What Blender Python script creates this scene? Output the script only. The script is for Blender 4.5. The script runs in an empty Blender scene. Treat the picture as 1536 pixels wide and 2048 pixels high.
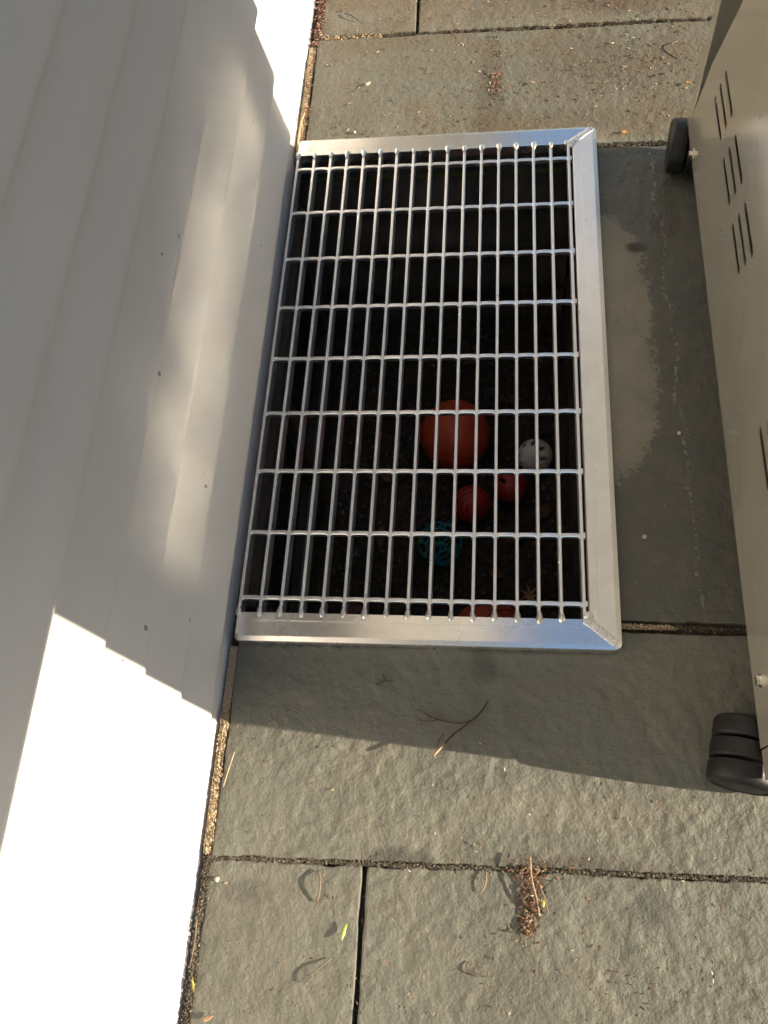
import bpy, bmesh, math, random
import numpy as np
from mathutils import Vector, Matrix, noise as mnoise

# ------------------------------------------------------------------ camera, light, exposure
scene = bpy.context.scene
COL = scene.collection

cam_data = bpy.data.cameras.new("camera")
cam = bpy.data.objects.new("camera", cam_data)
COL.objects.link(cam)
CR = ((0.9914997, -0.0065936, 0.1299417), (0.0590175, 0.9128520, -0.4040026), (-0.1159537, 0.4082373, 0.9054817))
M = Matrix(CR).to_4x4()
M.translation = Vector((0.3682, -1.2028, 1.195))
cam.matrix_world = M
cam_data.sensor_fit = 'VERTICAL'
cam_data.sensor_height = 36.0
cam_data.lens = 1766.1 / 2048 * 36.0
cam_data.clip_start = 0.02
cam_data.clip_end = 500
scene.camera = cam

SUN_DIR = Vector((1.0, -0.086, 0.312)).normalized()      # towards the sun
ELEV = math.asin(SUN_DIR.z)
ROT = math.atan2(SUN_DIR.x, SUN_DIR.y)
world = bpy.data.worlds.new("World")
scene.world = world
world.use_nodes = True
wn = world.node_tree
wn.nodes.clear()
wo = wn.nodes.new('ShaderNodeOutputWorld')
wb = wn.nodes.new('ShaderNodeBackground')
ws = wn.nodes.new('ShaderNodeTexSky')
ws.sky_type = 'NISHITA'
ws.sun_disc = False
ws.sun_elevation = ELEV
ws.sun_rotation = ROT
ws.air_density = 1.0
ws.dust_density = 0.3
wn.links.new(ws.outputs['Color'], wb.inputs['Color'])
wb.inputs['Strength'].default_value = 0.10
wn.links.new(wb.outputs['Background'], wo.inputs['Surface'])

sun_data = bpy.data.lights.new("sun", 'SUN')
sun_data.energy = 5.0
sun_data.angle = math.radians(0.53)
sun_data.color = (1.0, 0.87, 0.67)
sun = bpy.data.objects.new("sun", sun_data)
COL.objects.link(sun)
sun.rotation_euler = SUN_DIR.to_track_quat('Z', 'Y').to_euler()
sun.location = (6, -0.5, 3)

scene.view_settings.view_transform = 'Standard'
scene.view_settings.look = 'None'
scene.view_settings.gamma = 1.0
scene.view_settings.exposure = 1.4
scene.render.engine = 'CYCLES'
scene.cycles.use_denoising = True
scene.cycles.max_bounces = 12
scene.cycles.diffuse_bounces = 6
scene.cycles.glossy_bounces = 6
scene.cycles.caustics_reflective = True
scene.cycles.blur_glossy = 0.02
scene.cycles.sample_clamp_indirect = 0.0

RND = random.Random(7)

# ------------------------------------------------------------------ helpers
def link(o):
    COL.objects.link(o)
    return o

def tag(o, label=None, cat=None, group=None, kind=None):
    if label: o['label'] = label
    if cat: o['category'] = cat
    if group: o['group'] = group
    if kind: o['kind'] = kind
    return o

def empty(name, loc=(0, 0, 0), rz=0.0):
    o = bpy.data.objects.new(name, None)
    o.empty_display_size = 0.05
    o.location = loc
    o.rotation_euler = (0, 0, rz)
    return link(o)

def obj(name, bm, mat, parent=None, smooth=False, loc=None):
    me = bpy.data.meshes.new(name)
    if smooth is True:
        for f in bm.faces: f.smooth = True
    bm.normal_update()
    bm.to_mesh(me)
    bm.free()
    if mat: me.materials.append(mat)
    o = bpy.data.objects.new(name, me)
    if parent: o.parent = parent
    if loc: o.location = loc
    return link(o)

def obj_pd(name, verts, faces, mat, parent=None, smooth=False, loc=None):
    me = bpy.data.meshes.new(name)
    me.from_pydata([tuple(v) for v in verts], [], [tuple(f) for f in faces])
    if smooth:
        me.polygons.foreach_set('use_smooth', [True] * len(me.polygons))
    if mat: me.materials.append(mat)
    me.update()
    o = bpy.data.objects.new(name, me)
    if parent: o.parent = parent
    if loc: o.location = loc
    return link(o)

def dup(o, parent=None, loc=None, rot=None):
    c = o.copy()
    link(c)
    if parent: c.parent = parent
    if loc is not None: c.location = loc
    if rot is not None: c.rotation_euler = rot
    return c

def add_box(bm, x0, x1, y0, y1, z0, z1, bevel=0.0, segs=2):
    vs = [bm.verts.new((x, y, z)) for z in (z0, z1) for y in (y0, y1) for x in (x0, x1)]
    fs = [bm.faces.new([vs[i] for i in q]) for q in
          ((0, 2, 3, 1), (4, 5, 7, 6), (0, 1, 5, 4), (2, 6, 7, 3), (0, 4, 6, 2), (1, 3, 7, 5))]
    if bevel > 0:
        es = list({e for f in fs for e in f.edges})
        bmesh.ops.bevel(bm, geom=es, offset=bevel, segments=segs, affect='EDGES', profile=0.5)
    return bm

def box(name, mat, parent, x0, x1, y0, y1, z0, z1, bevel=0.0, segs=2):
    return obj(name, add_box(bmesh.new(), x0, x1, y0, y1, z0, z1, bevel, segs), mat, parent)

def add_cyl(bm, c, axis, r, h, n=32, bevel=0.0, r2=None):
    """cylinder centred at c along axis"""
    q = Vector(axis).normalized().to_track_quat('Z', 'Y').to_matrix().to_4x4()
    m = Matrix.Translation(Vector(c)) @ q
    ret = bmesh.ops.create_cone(bm, cap_ends=True, segments=n, radius1=r, radius2=r if r2 is None else r2, depth=h, matrix=m)
    if bevel > 0:
        vs = set(ret['verts'])
        es = [e for e in bm.edges if e.verts[0] in vs and e.verts[1] in vs and len(e.link_faces) == 2 and any(len(f.verts) > 4 for f in e.link_faces)]
        bmesh.ops.bevel(bm, geom=es, offset=bevel, segments=3, affect='EDGES', profile=0.5)
    return bm

def add_lathe(bm, c, axis, prof, n=48):
    """prof: list of (radius, height along axis)"""
    q = Vector(axis).normalized().to_track_quat('Z', 'Y').to_matrix()
    rings = []
    for r, h in prof:
        ring = []
        for k in range(n):
            a = 2 * math.pi * k / n
            ring.append(bm.verts.new(Vector(c) + q @ Vector((r * math.cos(a), r * math.sin(a), h))))
        rings.append(ring)
    for a, b in zip(rings, rings[1:]):
        for k in range(n):
            bm.faces.new((a[k], a[(k + 1) % n], b[(k + 1) % n], b[k]))
    bm.faces.new(list(reversed(rings[0])))
    bm.faces.new(rings[-1])
    return bm

def add_tube(bm, pts, radii, n=6, cap=True):
    pts = [Vector(p) for p in pts]
    rings = []
    up = Vector((0.13, 0.21, 0.97))
    for i, p in enumerate(pts):
        t = (pts[min(i + 1, len(pts) - 1)] - pts[max(i - 1, 0)]).normalized()
        a = t.cross(up)
        if a.length < 1e-4: a = t.cross(Vector((1, 0, 0)))
        a.normalize()
        b = t.cross(a)
        r = radii[i] if isinstance(radii, (list, tuple)) else radii
        rings.append([bm.verts.new(p + a * r * math.cos(2 * math.pi * k / n) + b * r * math.sin(2 * math.pi * k / n)) for k in range(n)])
    for ra, rb in zip(rings, rings[1:]):
        for k in range(n):
            bm.faces.new((ra[k], ra[(k + 1) % n], rb[(k + 1) % n], rb[k]))
    if cap:
        bm.faces.new(list(reversed(rings[0])))
        bm.faces.new(rings[-1])
    return bm

def spline(pts, k=6):
    P = [Vector(p) for p in pts]
    P = [P[0] * 2 - P[1]] + P + [P[-1] * 2 - P[-2]]
    out = []
    for i in range(1, len(P) - 2):
        for j in range(k):
            t = j / k
            a, b, c, d = P[i - 1], P[i], P[i + 1], P[i + 2]
            out.append(0.5 * ((2 * b) + (c - a) * t + (2 * a - 5 * b + 4 * c - d) * t * t + (3 * b - a - 3 * c + d) * t ** 3))
    out.append(P[-2])
    return out

def vnoise(x, y, seed):
    """smooth value noise on numpy arrays, range -1..1"""
    xi = np.floor(x).astype(np.int64); yi = np.floor(y).astype(np.int64)
    xf = x - xi; yf = y - yi
    u = xf * xf * xf * (xf * (xf * 6 - 15) + 10); v = yf * yf * yf * (yf * (yf * 6 - 15) + 10)
    def h(a, b):
        n = (a * 374761393 + b * 668265263 + seed * 1442695041) & 0xFFFFFFFF
        n = ((n ^ (n >> 13)) * 1274126177) & 0xFFFFFFFF
        n = (n ^ (n >> 16)) & 0xFFFFFFFF
        return n / 4294967295.0 * 2 - 1
    a = h(xi, yi) * (1 - u) + h(xi + 1, yi) * u
    b = h(xi, yi + 1) * (1 - u) + h(xi + 1, yi + 1) * u
    return a * (1 - v) + b * v

def rot_noise(x, y, freq, seed, ang):
    c, s = math.cos(ang), math.sin(ang)
    return vnoise((x * c - y * s) * freq + 71.3, (x * s + y * c) * freq + 37.7, seed)

# ------------------------------------------------------------------ materials
class NT:
    def __init__(self, name):
        self.m = bpy.data.materials.new(name)
        self.m.use_nodes = True
        self.t = self.m.node_tree
        self.b = self.t.nodes['Principled BSDF']
    def n(self, typ, **kw):
        nd = self.t.nodes.new(typ)
        for k, v in kw.items():
            if k.startswith('i_'):
                nd.inputs[int(k[2:])].default_value = v
            else:
                setattr(nd, k, v)
        return nd
    def l(self, a, b):
        self.t.links.new(a, b)
    def coord(self, which='Object'):
        return self.n('ShaderNodeTexCoord').outputs[which]
    def pos(self):
        return self.n('ShaderNodeNewGeometry').outputs['Position']
    def noise(self, vec, scale, detail=3, rough=0.55, dist=0.0):
        nd = self.n('ShaderNodeTexNoise')
        nd.inputs['Scale'].default_value = scale
        nd.inputs['Detail'].default_value = detail
        nd.inputs['Roughness'].default_value = rough
        nd.inputs['Distortion'].default_value = dist
        self.l(vec, nd.inputs['Vector'])
        return nd.outputs['Fac']
    def ramp(self, fac, stops):
        nd = self.n('ShaderNodeValToRGB')
        el = nd.color_ramp.elements
        while len(el) < len(stops): el.new(0.5)
        for e, (p, c) in zip(el, stops):
            e.position = p
            e.color = (c, c, c, 1) if isinstance(c, (int, float)) else (*c, 1)
        self.l(fac, nd.inputs['Fac'])
        return nd.outputs['Color']
    def mix(self, fac, a, b, mode='MIX'):
        nd = self.n('ShaderNodeMix', data_type='RGBA', blend_type=mode)
        for s, v in ((nd.inputs[0], fac), (nd.inputs[6], a), (nd.inputs[7], b)):
            if hasattr(v, 'is_linked'): self.l(v, s)
            elif isinstance(v, (int, float)): s.default_value = v
            else: s.default_value = (*v, 1)
        return nd.outputs[2]
    def math(self, op, a, b=None, clamp=False):
        nd = self.n('ShaderNodeMath', operation=op, use_clamp=clamp)
        for s, v in ((nd.inputs[0], a), (nd.inputs[1], b)):
            if v is None: continue
            if hasattr(v, 'is_linked'): self.l(v, s)
            else: s.default_value = v
        return nd.outputs[0]
    def sep(self, vec):
        nd = self.n('ShaderNodeSeparateXYZ')
        self.l(vec, nd.inputs[0])
        return nd.outputs
    def mapping(self, vec, scale=(1, 1, 1), loc=(0, 0, 0), rot=(0, 0, 0)):
        nd = self.n('ShaderNodeMapping')
        nd.inputs['Scale'].default_value = scale
        nd.inputs['Location'].default_value = loc
        nd.inputs['Rotation'].default_value = rot
        self.l(vec, nd.inputs['Vector'])
        return nd.outputs[0]
    def bump(self, h, strength, dist, normal=None):
        nd = self.n('ShaderNodeBump')
        nd.inputs['Strength'].default_value = strength
        nd.inputs['Distance'].default_value = dist
        self.l(h, nd.inputs['Height'])
        if normal is not None: self.l(normal, nd.inputs['Normal'])
        return nd.outputs['Normal']
    def set(self, **kw):
        names = dict(col='Base Color', rough='Roughness', metal='Metallic', spec='Specular IOR Level', normal='Normal',
                     aniso='Anisotropic', tangent='Tangent', coat='Coat Weight', coat_rough='Coat Roughness', sheen='Sheen Weight')
        for k, v in kw.items():
            s = self.b.inputs[names[k]]
            if hasattr(v, 'is_linked'): self.l(v, s)
            elif isinstance(v, tuple): s.default_value = (*v, 1) if len(v) == 3 and s.type == 'RGBA' else v
            else: s.default_value = v
        return self

def plain(name, col, rough=0.5, metal=0.0, spec=0.5, var=0.12, scale=60, bump=0.0):
    m = NT(name)
    c = m.coord()
    f = m.noise(c, scale, 4)
    lo = tuple(max(0, v * (1 - var)) for v in col)
    hi = tuple(min(1, v * (1 + var)) for v in col)
    m.set(col=m.ramp(f, [(0.3, lo), (0.7, hi)]), rough=m.math('ADD', m.math('MULTIPLY', f, 0.15), rough - 0.075), metal=metal, spec=spec)
    if bump > 0:
        m.set(normal=m.bump(m.noise(c, scale * 3, 3), bump, 0.001))
    return m.m

# bluestone: greenish grey with brown clouds, a dried pale patch and damp dark areas of their own shape
def stone_material():
    m = NT('bluestone')
    p = m.pos()
    rnd = m.n('ShaderNodeObjectInfo').outputs['Random']
    big = m.noise(p, 4.2, 4, 0.6, 0.4)
    mid = m.noise(p, 22, 4, 0.6)
    fine = m.noise(p, 260, 3, 0.6)
    base = m.ramp(big, [(0.30, (0.150, 0.138, 0.106)), (0.5, (0.131, 0.131, 0.105)), (0.70, (0.172, 0.148, 0.110))])
    base = m.mix(m.ramp(mid, [(0.42, 0.0), (0.72, 0.55)]), base, (0.172, 0.146, 0.112))
    cloud = m.noise(m.mapping(p, (1.0, 1.4, 1.0), rot=(0, 0, 0.5)), 5.5, 5, 0.62, 0.8)
    base = m.mix(m.ramp(cloud, [(0.50, 0.0), (0.66, 0.5)]), base, (0.092, 0.080, 0.058))
    base = m.mix(m.ramp(cloud, [(0.28, 0.45), (0.42, 0.0)]), base, (0.185, 0.168, 0.130))
    # per-slab tint
    base = m.mix(m.math('MULTIPLY', rnd, 0.7), base, (0.118, 0.120, 0.098))
    # mineral freckles
    base = m.mix(m.ramp(fine, [(0.60, 0.0), (0.72, 0.35)]), base, (0.27, 0.245, 0.19))
    base = m.mix(m.ramp(fine, [(0.28, 0.45), (0.40, 0.0)]), base, (0.085, 0.085, 0.07))
    # damp slab between the grate and the grill, with a dried patch along the grate
    s = m.sep(p)
    x, y = s[0], s[1]
    wob = m.math('ADD', m.math('MULTIPLY', m.math('SUBTRACT', m.noise(p, 26, 5, 0.72), 0.5), 1.35), m.math('MULTIPLY', m.math('SUBTRACT', m.noise(p, 7, 2), 0.5), 0.5))
    ex = m.math('POWER', m.math('DIVIDE', m.math('SUBTRACT', x, 0.528), 0.082), 2.0)
    ey = m.math('POWER', m.math('ABSOLUTE', m.math('DIVIDE', m.math('ADD', y, 0.37), 0.262)), 3.0)
    d = m.math('ADD', m.math('ADD', m.math('SUBTRACT', 1.0, m.math('ADD', ex, ey)), wob), m.math('MULTIPLY', m.math('SUBTRACT', m.noise(p, 130, 4, 0.7), 0.5), 0.9))
    dry = m.ramp(d, [(0.0, 0.0), (0.16, 0.62), (0.8, 1.0)])
    def band(v, a, b, w):
        lo = m.math('DIVIDE', m.math('SUBTRACT', v, a), w, True)
        hi = m.math('DIVIDE', m.math('SUBTRACT', b, v), w, True)
        return m.math('MULTIPLY', lo, hi)
    damp_zone = m.math('MULTIPLY', band(y, -0.838, 0.047, 0.003), m.math('DIVIDE', m.math('SUBTRACT', x, 0.49), 0.003, True))
    damp = m.math('MULTIPLY', damp_zone, m.math('SUBTRACT', 1.0, dry))
    dampcol = m.ramp(mid, [(0.35, (0.072, 0.076, 0.062)), (0.65, (0.098, 0.088, 0.069))])
    dampcol = m.mix(m.ramp(fine, [(0.62, 0.0), (0.75, 0.4)]), dampcol, (0.22, 0.20, 0.16))
    col = m.mix(damp, base, dampcol)
    col = m.mix(m.math('MULTIPLY', m.math('MULTIPLY', damp_zone, dry), m.ramp(m.noise(p, 16, 4, 0.65), [(0.25, 0.45), (0.65, 1.0)])), col, m.mix(m.math('ADD', 0.25, m.math('MULTIPLY', mid, 0.45)), m.mix(0.5, base, (0.225, 0.205, 0.158)), (0.285, 0.260, 0.205)))
    # brown leaf stains: streak over the upper slab, corner at the top, blot below the grate
    def blot(cx, cy, rx, ry, k):
        a = m.math('POWER', m.math('DIVIDE', m.math('SUBTRACT', x, cx), rx), 2.0)
        b = m.math('POWER', m.math('DIVIDE', m.math('SUBTRACT', y, cy), ry), 2.0)
        dd = m.math('ADD', m.math('SUBTRACT', 1.0, m.math('ADD', a, b)), wob)
        return m.math('MULTIPLY', m.ramp(dd, [(0.0, 0.0), (0.9, 1.0)]), k)
    for cx, cy, rx, ry, k, c in ((0.345, 0.20, 0.028, 0.16, 0.6, (0.055, 0.043, 0.03)), (0.335, 0.10, 0.03, 0.035, 0.75, (0.05, 0.04, 0.03)),
                                 (0.60, 0.42, 0.14, 0.05, 0.8, (0.07, 0.042, 0.028)), (0.348, -0.900, 0.022, 0.030, 0.5, (0.05, 0.042, 0.036)),
                                 (0.55, -1.19, 0.03, 0.03, 0.55, (0.05, 0.05, 0.045)), (0.590, -0.187, 0.020, 0.014, 0.95, (0.028, 0.02, 0.014)),
                                 (0.64, -0.14, 0.03, 0.035, 0.5, (0.05, 0.038, 0.027)), (0.24, -1.15, 0.05, 0.016, 0.7, (0.04, 0.036, 0.03)),
                                 (0.48, -1.147, 0.12, 0.016, 0.55, (0.055, 0.04, 0.03)), (0.56, 0.25, 0.18, 0.09, 0.42, (0.085, 0.066, 0.045)), (0.17, 0.335, 0.16, 0.03, 0.4, (0.09, 0.07, 0.048)), (0.47, 0.11, 0.20, 0.035, 0.4, (0.08, 0.065, 0.045)), (0.40, 0.44, 0.2, 0.06, 0.4, (0.09, 0.07, 0.05)), (0.18, 0.12, 0.10, 0.05, 0.3, (0.20, 0.17, 0.13)), (0.40, -1.32, 0.05, 0.16, 0.25, (0.09, 0.075, 0.055)), (0.45, -1.08, 0.2, 0.03, 0.25, (0.21, 0.18, 0.14)), (0.05, -1.2, 0.045, 0.02, 0.4, (0.05, 0.045, 0.04))):
        col = m.mix(blot(cx, cy, rx, ry, k), col, c)
    # brown tannin wash over the upper slabs
    up = band(y, 0.055, 3.0, 0.01)
    wash = m.ramp(m.noise(m.mapping(p, (1.0, 1.7, 1.0), rot=(0, 0, -0.35)), 4.2, 5, 0.62, 1.2), [(0.36, 0.0), (0.66, 0.8)])
    col = m.mix(m.math('MULTIPLY', up, wash), col, (0.118, 0.089, 0.057))
    # chalky vein down the damp slab
    vein = m.math('ABSOLUTE', m.math('SUBTRACT', m.math('ADD', x, m.math('MULTIPLY', m.math('SUBTRACT', m.noise(p, 14, 4, 0.7), 0.5), 0.05)), m.math('ADD', 0.628, m.math('MULTIPLY', y, -0.02))))
    veinm = m.math('MULTIPLY', m.ramp(vein, [(0.0, 1.0), (0.0035, 0.0)]), m.ramp(m.noise(p, 120, 3), [(0.5, 0.0), (0.62, 0.55)]))
    col = m.mix(m.math('MULTIPLY', veinm, damp_zone), col, (0.34, 0.32, 0.27))
    wet = m.math('MULTIPLY', damp, m.math('DIVIDE', m.math('SUBTRACT', x, 0.70), 0.03, True))
    rough = m.math('SUBTRACT', m.math('ADD', 0.62, m.math('MULTIPLY', fine, 0.2)), m.math('ADD', m.math('MULTIPLY', damp, 0.22), m.math('MULTIPLY', wet, 0.16)))
    h = m.math('ADD', m.math('MULTIPLY', m.noise(p, 95, 5, 0.62), 1.0), m.math('MULTIPLY', fine, 0.35))
    soft = m.math('MULTIPLY_ADD', damp, -0.5, True)
    m.set(col=col, rough=rough, spec=0.45, normal=m.bump(h, 0.8, 0.0036))
    return m.m

def siding_material():
    m = NT('white_siding_paint')
    p = m.pos()
    tone = m.noise(m.mapping(p, (1, 0.35, 1.6)), 7, 4)
    col = m.ramp(tone, [(0.3, (0.615, 0.588, 0.572)), (0.7, (0.665, 0.640, 0.628))])
    # fly specks and scuffs
    v = m.n('ShaderNodeTexVoronoi', feature='F1')
    v.inputs['Scale'].default_value = 21
    v.inputs['Randomness'].default_value = 1
    m.l(m.mapping(p, (0.6, 1.0, 0.75), rot=(0.4, 0, 0)), v.inputs['Vector'])
    pick = m.ramp(m.sep(v.outputs['Color'])[0], [(0.70, 0.0), (0.705, 1.0)])
    wobble = m.math('MULTIPLY', m.math('SUBTRACT', m.noise(p, 160, 2), 0.5), 0.09)
    sz = m.math('MULTIPLY', m.math('ADD', m.sep(v.outputs['Color'])[1], 0.25), 0.05)
    spot = m.math('MULTIPLY', m.math('LESS_THAN', m.math('ADD', v.outputs['Distance'], wobble), sz), pick)
    col = m.mix(m.math('MULTIPLY', spot, 0.8), col, (0.10, 0.09, 0.075))
    m.set(col=col, rough=m.math('ADD', 0.34, m.math('MULTIPLY', m.noise(p, 40, 3), 0.14)), spec=0.45,
          normal=m.bump(m.noise(m.mapping(p, (1, 0.12, 1)), 60, 3), 0.05, 0.0015))
    return m.m

def aluminium(name, axis, rough=0.28, aniso=0.75, base=(0.90, 0.885, 0.86)):
    m = NT(name)
    p = m.pos()
    sc = (6, 700, 700) if axis == 'X' else (700, 6, 700)
    lines = m.noise(m.mapping(p, sc), 1.0, 3)
    blot = m.noise(p, 30, 4, 0.6)
    v = m.n('ShaderNodeTexVoronoi', feature='F1')
    v.inputs['Scale'].default_value = 55
    m.l(p, v.inputs['Vector'])
    fleck = m.math('MULTIPLY', m.math('LESS_THAN', m.math('ADD', v.outputs['Distance'], m.math('MULTIPLY', m.math('SUBTRACT', m.noise(p, 240, 2), 0.5), 0.25)), 0.11), m.math('GREATER_THAN', m.sep(v.outputs['Color'])[0], 0.83))
    lo = tuple(c * 0.86 for c in base)
    col = m.mix(m.ramp(blot, [(0.35, 0.0), (0.75, 0.6)]), base, lo)
    col = m.mix(m.math('MULTIPLY', fleck, 0.5), col, (0.36, 0.35, 0.34))
    t = m.n('ShaderNodeCombineXYZ')
    t.inputs[0].default_value = 0.0 if axis == 'X' else 1.0       # the lobe is wide across the grain
    t.inputs[1].default_value = 1.0 if axis == 'X' else 0.0
    r = m.math('ADD', rough - 0.05, m.math('MULTIPLY', blot, 0.10))
    m.set(col=col, rough=r, metal=1.0, aniso=aniso, tangent=t.outputs[0], normal=m.bump(lines, 0.06, 0.0004))
    return m.m

def weld_material():
    m = NT('weld_metal')
    p = m.pos()
    f = m.noise(p, 300, 3)
    m.set(col=m.ramp(f, [(0.35, (0.62, 0.60, 0.57)), (0.65, (0.88, 0.87, 0.84))]), metal=1.0, rough=0.36, normal=m.bump(f, 0.3, 0.0006))
    return m.m

def panel_material():
    m = NT('satin_stainless')
    p = m.coord()
    lines = m.noise(m.mapping(p, (200, 3, 260)), 1.0, 3)
    blot = m.noise(p, 9, 3)
    col = m.ramp(blot, [(0.3, (0.485, 0.462, 0.398)), (0.7, (0.535, 0.51, 0.44))])
    v = m.n('ShaderNodeTexVoronoi', feature='F1')
    v.inputs['Scale'].default_value = 26
    m.l(p, v.inputs['Vector'])
    fleck = m.math('MULTIPLY', m.math('LESS_THAN', v.outputs['Distance'], 0.06), m.math('GREATER_THAN', m.sep(v.outputs['Color'])[0], 0.72))
    col = m.mix(m.math('MULTIPLY', fleck, 0.6), col, (0.85, 0.80, 0.68))
    m.set(col=col, metal=0.55, spec=0.8, rough=m.math('ADD', 0.13, m.math('MULTIPLY', blot, 0.08)),
          normal=m.bump(m.math('ADD', m.math('MULTIPLY', m.noise(p, 4.5, 1), 1.0), m.math('MULTIPLY', lines, 0.004)), 0.25, 0.01))
    return m.m

def island_material(name, cols, rough=0.8, spec=0.3):
    m = NT(name)
    r = m.n('ShaderNodeNewGeometry').outputs['Random Per Island']
    nd = m.n('ShaderNodeValToRGB')
    nd.color_ramp.interpolation = 'CONSTANT'
    el = nd.color_ramp.elements
    while len(el) < len(cols): el.new(0.5)
    pos = 0.0
    for e, (w, c) in zip(el, cols):
        e.position = pos
        e.color = (*c, 1)
        pos += w
    m.l(r, nd.inputs['Fac'])
    m.set(col=nd.outputs['Color'], rough=rough, spec=spec)
    return m.m

STONE = stone_material()
SIDING = siding_material()
ALU_X = aluminium('brushed_aluminium_along_x', 'X', 0.26, 0.8, (0.95, 0.935, 0.91))
ALU_Y = aluminium('brushed_aluminium_along_y', 'Y', 0.46, 0.75, (0.96, 0.945, 0.915))
ALU_BAR = aluminium('mill_aluminium_bar', 'Y', 0.38, 0.6, (0.96, 0.945, 0.915))
ALU_CROSS = aluminium('mill_aluminium_cross', 'X', 0.34, 0.3, (0.94, 0.925, 0.90))
WELD = weld_material()
PANEL = panel_material()
DARKSTEEL = plain('dark_sheet_steel', (0.075, 0.066, 0.052), 0.5, 0.0, 0.4)
BLACKRUB = plain('black_rubber', (0.010, 0.009, 0.0088), 0.5, 0, 0.35, 0.2, 90, 0.15)
CHROME = plain('zinc_plated_steel', (0.72, 0.68, 0.60), 0.25, 1.0)
INK = plain('black_marker_ink', (0.012, 0.012, 0.013), 0.5)
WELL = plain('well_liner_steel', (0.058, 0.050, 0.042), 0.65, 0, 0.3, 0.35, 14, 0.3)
CONCRETE = plain('foundation_concrete', (0.10, 0.09, 0.078), 0.85, 0, 0.3, 0.25, 30, 0.6)
MORTAR = plain('sandy_mortar', (0.36, 0.28, 0.185), 0.9, 0, 0.2, 0.35, 260, 0.9)
BEDDING = plain('dark_joint_soil', (0.082, 0.067, 0.049), 0.95, 0, 0.15, 0.5, 300, 0.9)
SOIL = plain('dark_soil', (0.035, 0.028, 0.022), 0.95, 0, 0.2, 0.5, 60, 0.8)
GRASS = plain('lawn_grass', (0.06, 0.085, 0.03), 0.9, 0, 0.2, 0.4, 12, 0.5)
TRIM = plain('white_trim_paint', (0.78, 0.765, 0.74), 0.45, 0, 0.4, 0.04, 20)
FOLIAGE = plain('tree_foliage', (0.045, 0.07, 0.025), 0.6, 0, 0.3, 0.4, 3)
BRONZE = plain('brown_window_frame', (0.055, 0.042, 0.032), 0.5, 0, 0.4, 0.15, 40)
GLASS = plain('dark_window_glass', (0.02, 0.022, 0.025), 0.06, 0, 0.6)
SHINGLE = plain('grey_roof_felt', (0.09, 0.085, 0.08), 0.9, 0, 0.2, 0.3, 80, 0.5)
ORANGE = plain('orange_rubber', (0.45, 0.055, 0.022), 0.45, 0, 0.4, 0.08, 40)
BASKET = plain('basketball_orange', (0.42, 0.065, 0.03), 0.5, 0, 0.4, 0.1, 200, 0.4)
RED = plain('red_plastic', (0.30, 0.018, 0.018), 0.42, 0, 0.4, 0.06, 40)
WHITEPL = plain('white_plastic', (0.62, 0.60, 0.57), 0.4, 0, 0.4, 0.05, 40)
TEAL = plain('teal_plastic', (0.012, 0.15, 0.19), 0.4, 0, 0.4, 0.08, 40)
GREENPL = plain('green_plastic', (0.11, 0.24, 0.025), 0.4, 0, 0.4, 0.08, 40)
TWIG = plain('dry_twig_bark', (0.075, 0.052, 0.038), 0.8, 0, 0.25, 0.4, 220, 0.6)
TWIGPALE = plain('bare_pale_twig', (0.33, 0.225, 0.14), 0.75, 0, 0.25, 0.3, 220, 0.4)
TWIGGREY = plain('grey_dry_twig', (0.16, 0.125, 0.095), 0.8, 0, 0.25, 0.3, 220, 0.5)
TWIGDARK = plain('dark_dry_twig', (0.085, 0.06, 0.042), 0.8, 0, 0.25, 0.3, 220, 0.5)
STRAW = plain('yellow_straw', (0.40, 0.32, 0.18), 0.7, 0, 0.3, 0.25, 120)
LEAFGREEN = plain('fresh_green_leaf', (0.19, 0.28, 0.04), 0.5, 0, 0.4, 0.15, 180)
LEAFYELLOW = plain('yellow_leaf', (0.33, 0.28, 0.05), 0.5, 0, 0.4, 0.2, 180)
LEAFORANGE = plain('orange_dry_leaf', (0.45, 0.20, 0.06), 0.6, 0, 0.35, 0.2, 180)
LEAFBROWN = plain('brown_dead_leaf', (0.085, 0.042, 0.024), 0.75, 0, 0.3, 0.35, 90)
LEAFPALE = plain('pale_dead_leaf', (0.36, 0.22, 0.13), 0.75, 0, 0.3, 0.3, 90)
PEBBLE = plain('pale_pebble', (0.48, 0.44, 0.36), 0.8, 0, 0.3, 0.3, 400, 0.5)
GRIT = island_material('joint_grit_mix', [(0.24, (0.055, 0.046, 0.035)), (0.34, (0.095, 0.079, 0.058)), (0.25, (0.130, 0.108, 0.078)), (0.13, (0.18, 0.152, 0.112)), (0.04, (0.32, 0.29, 0.23))])
SAND = island_material('mortar_sand_mix', [(0.30, (0.33, 0.25, 0.15)), (0.28, (0.46, 0.36, 0.23)), (0.20, (0.24, 0.17, 0.11)), (0.12, (0.56, 0.47, 0.33)), (0.10, (0.12, 0.09, 0.065))])
LITTER = island_material('leaf_litter_mix', [(0.30, (0.085, 0.050, 0.030)), (0.20, (0.19, 0.095, 0.050)), (0.22, (0.045, 0.032, 0.024)), (0.14, (0.27, 0.165, 0.09)), (0.09, (0.38, 0.28, 0.17)), (0.05, (0.55, 0.50, 0.42))])
REDLITTER = island_material('red_bark_mix', [(0.35, (0.15, 0.065, 0.042)), (0.22, (0.26, 0.125, 0.085)), (0.25, (0.07, 0.042, 0.030)), (0.18, (0.38, 0.26, 0.19))])
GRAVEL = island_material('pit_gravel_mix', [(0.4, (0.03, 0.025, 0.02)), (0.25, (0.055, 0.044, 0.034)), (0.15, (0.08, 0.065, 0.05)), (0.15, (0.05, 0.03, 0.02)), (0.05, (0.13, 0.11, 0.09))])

# ------------------------------------------------------------------ ground, patio
PX0, PX1, PY0, PY1 = -0.03, 0.505, -0.846, 0.046        # opening of the window well

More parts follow.
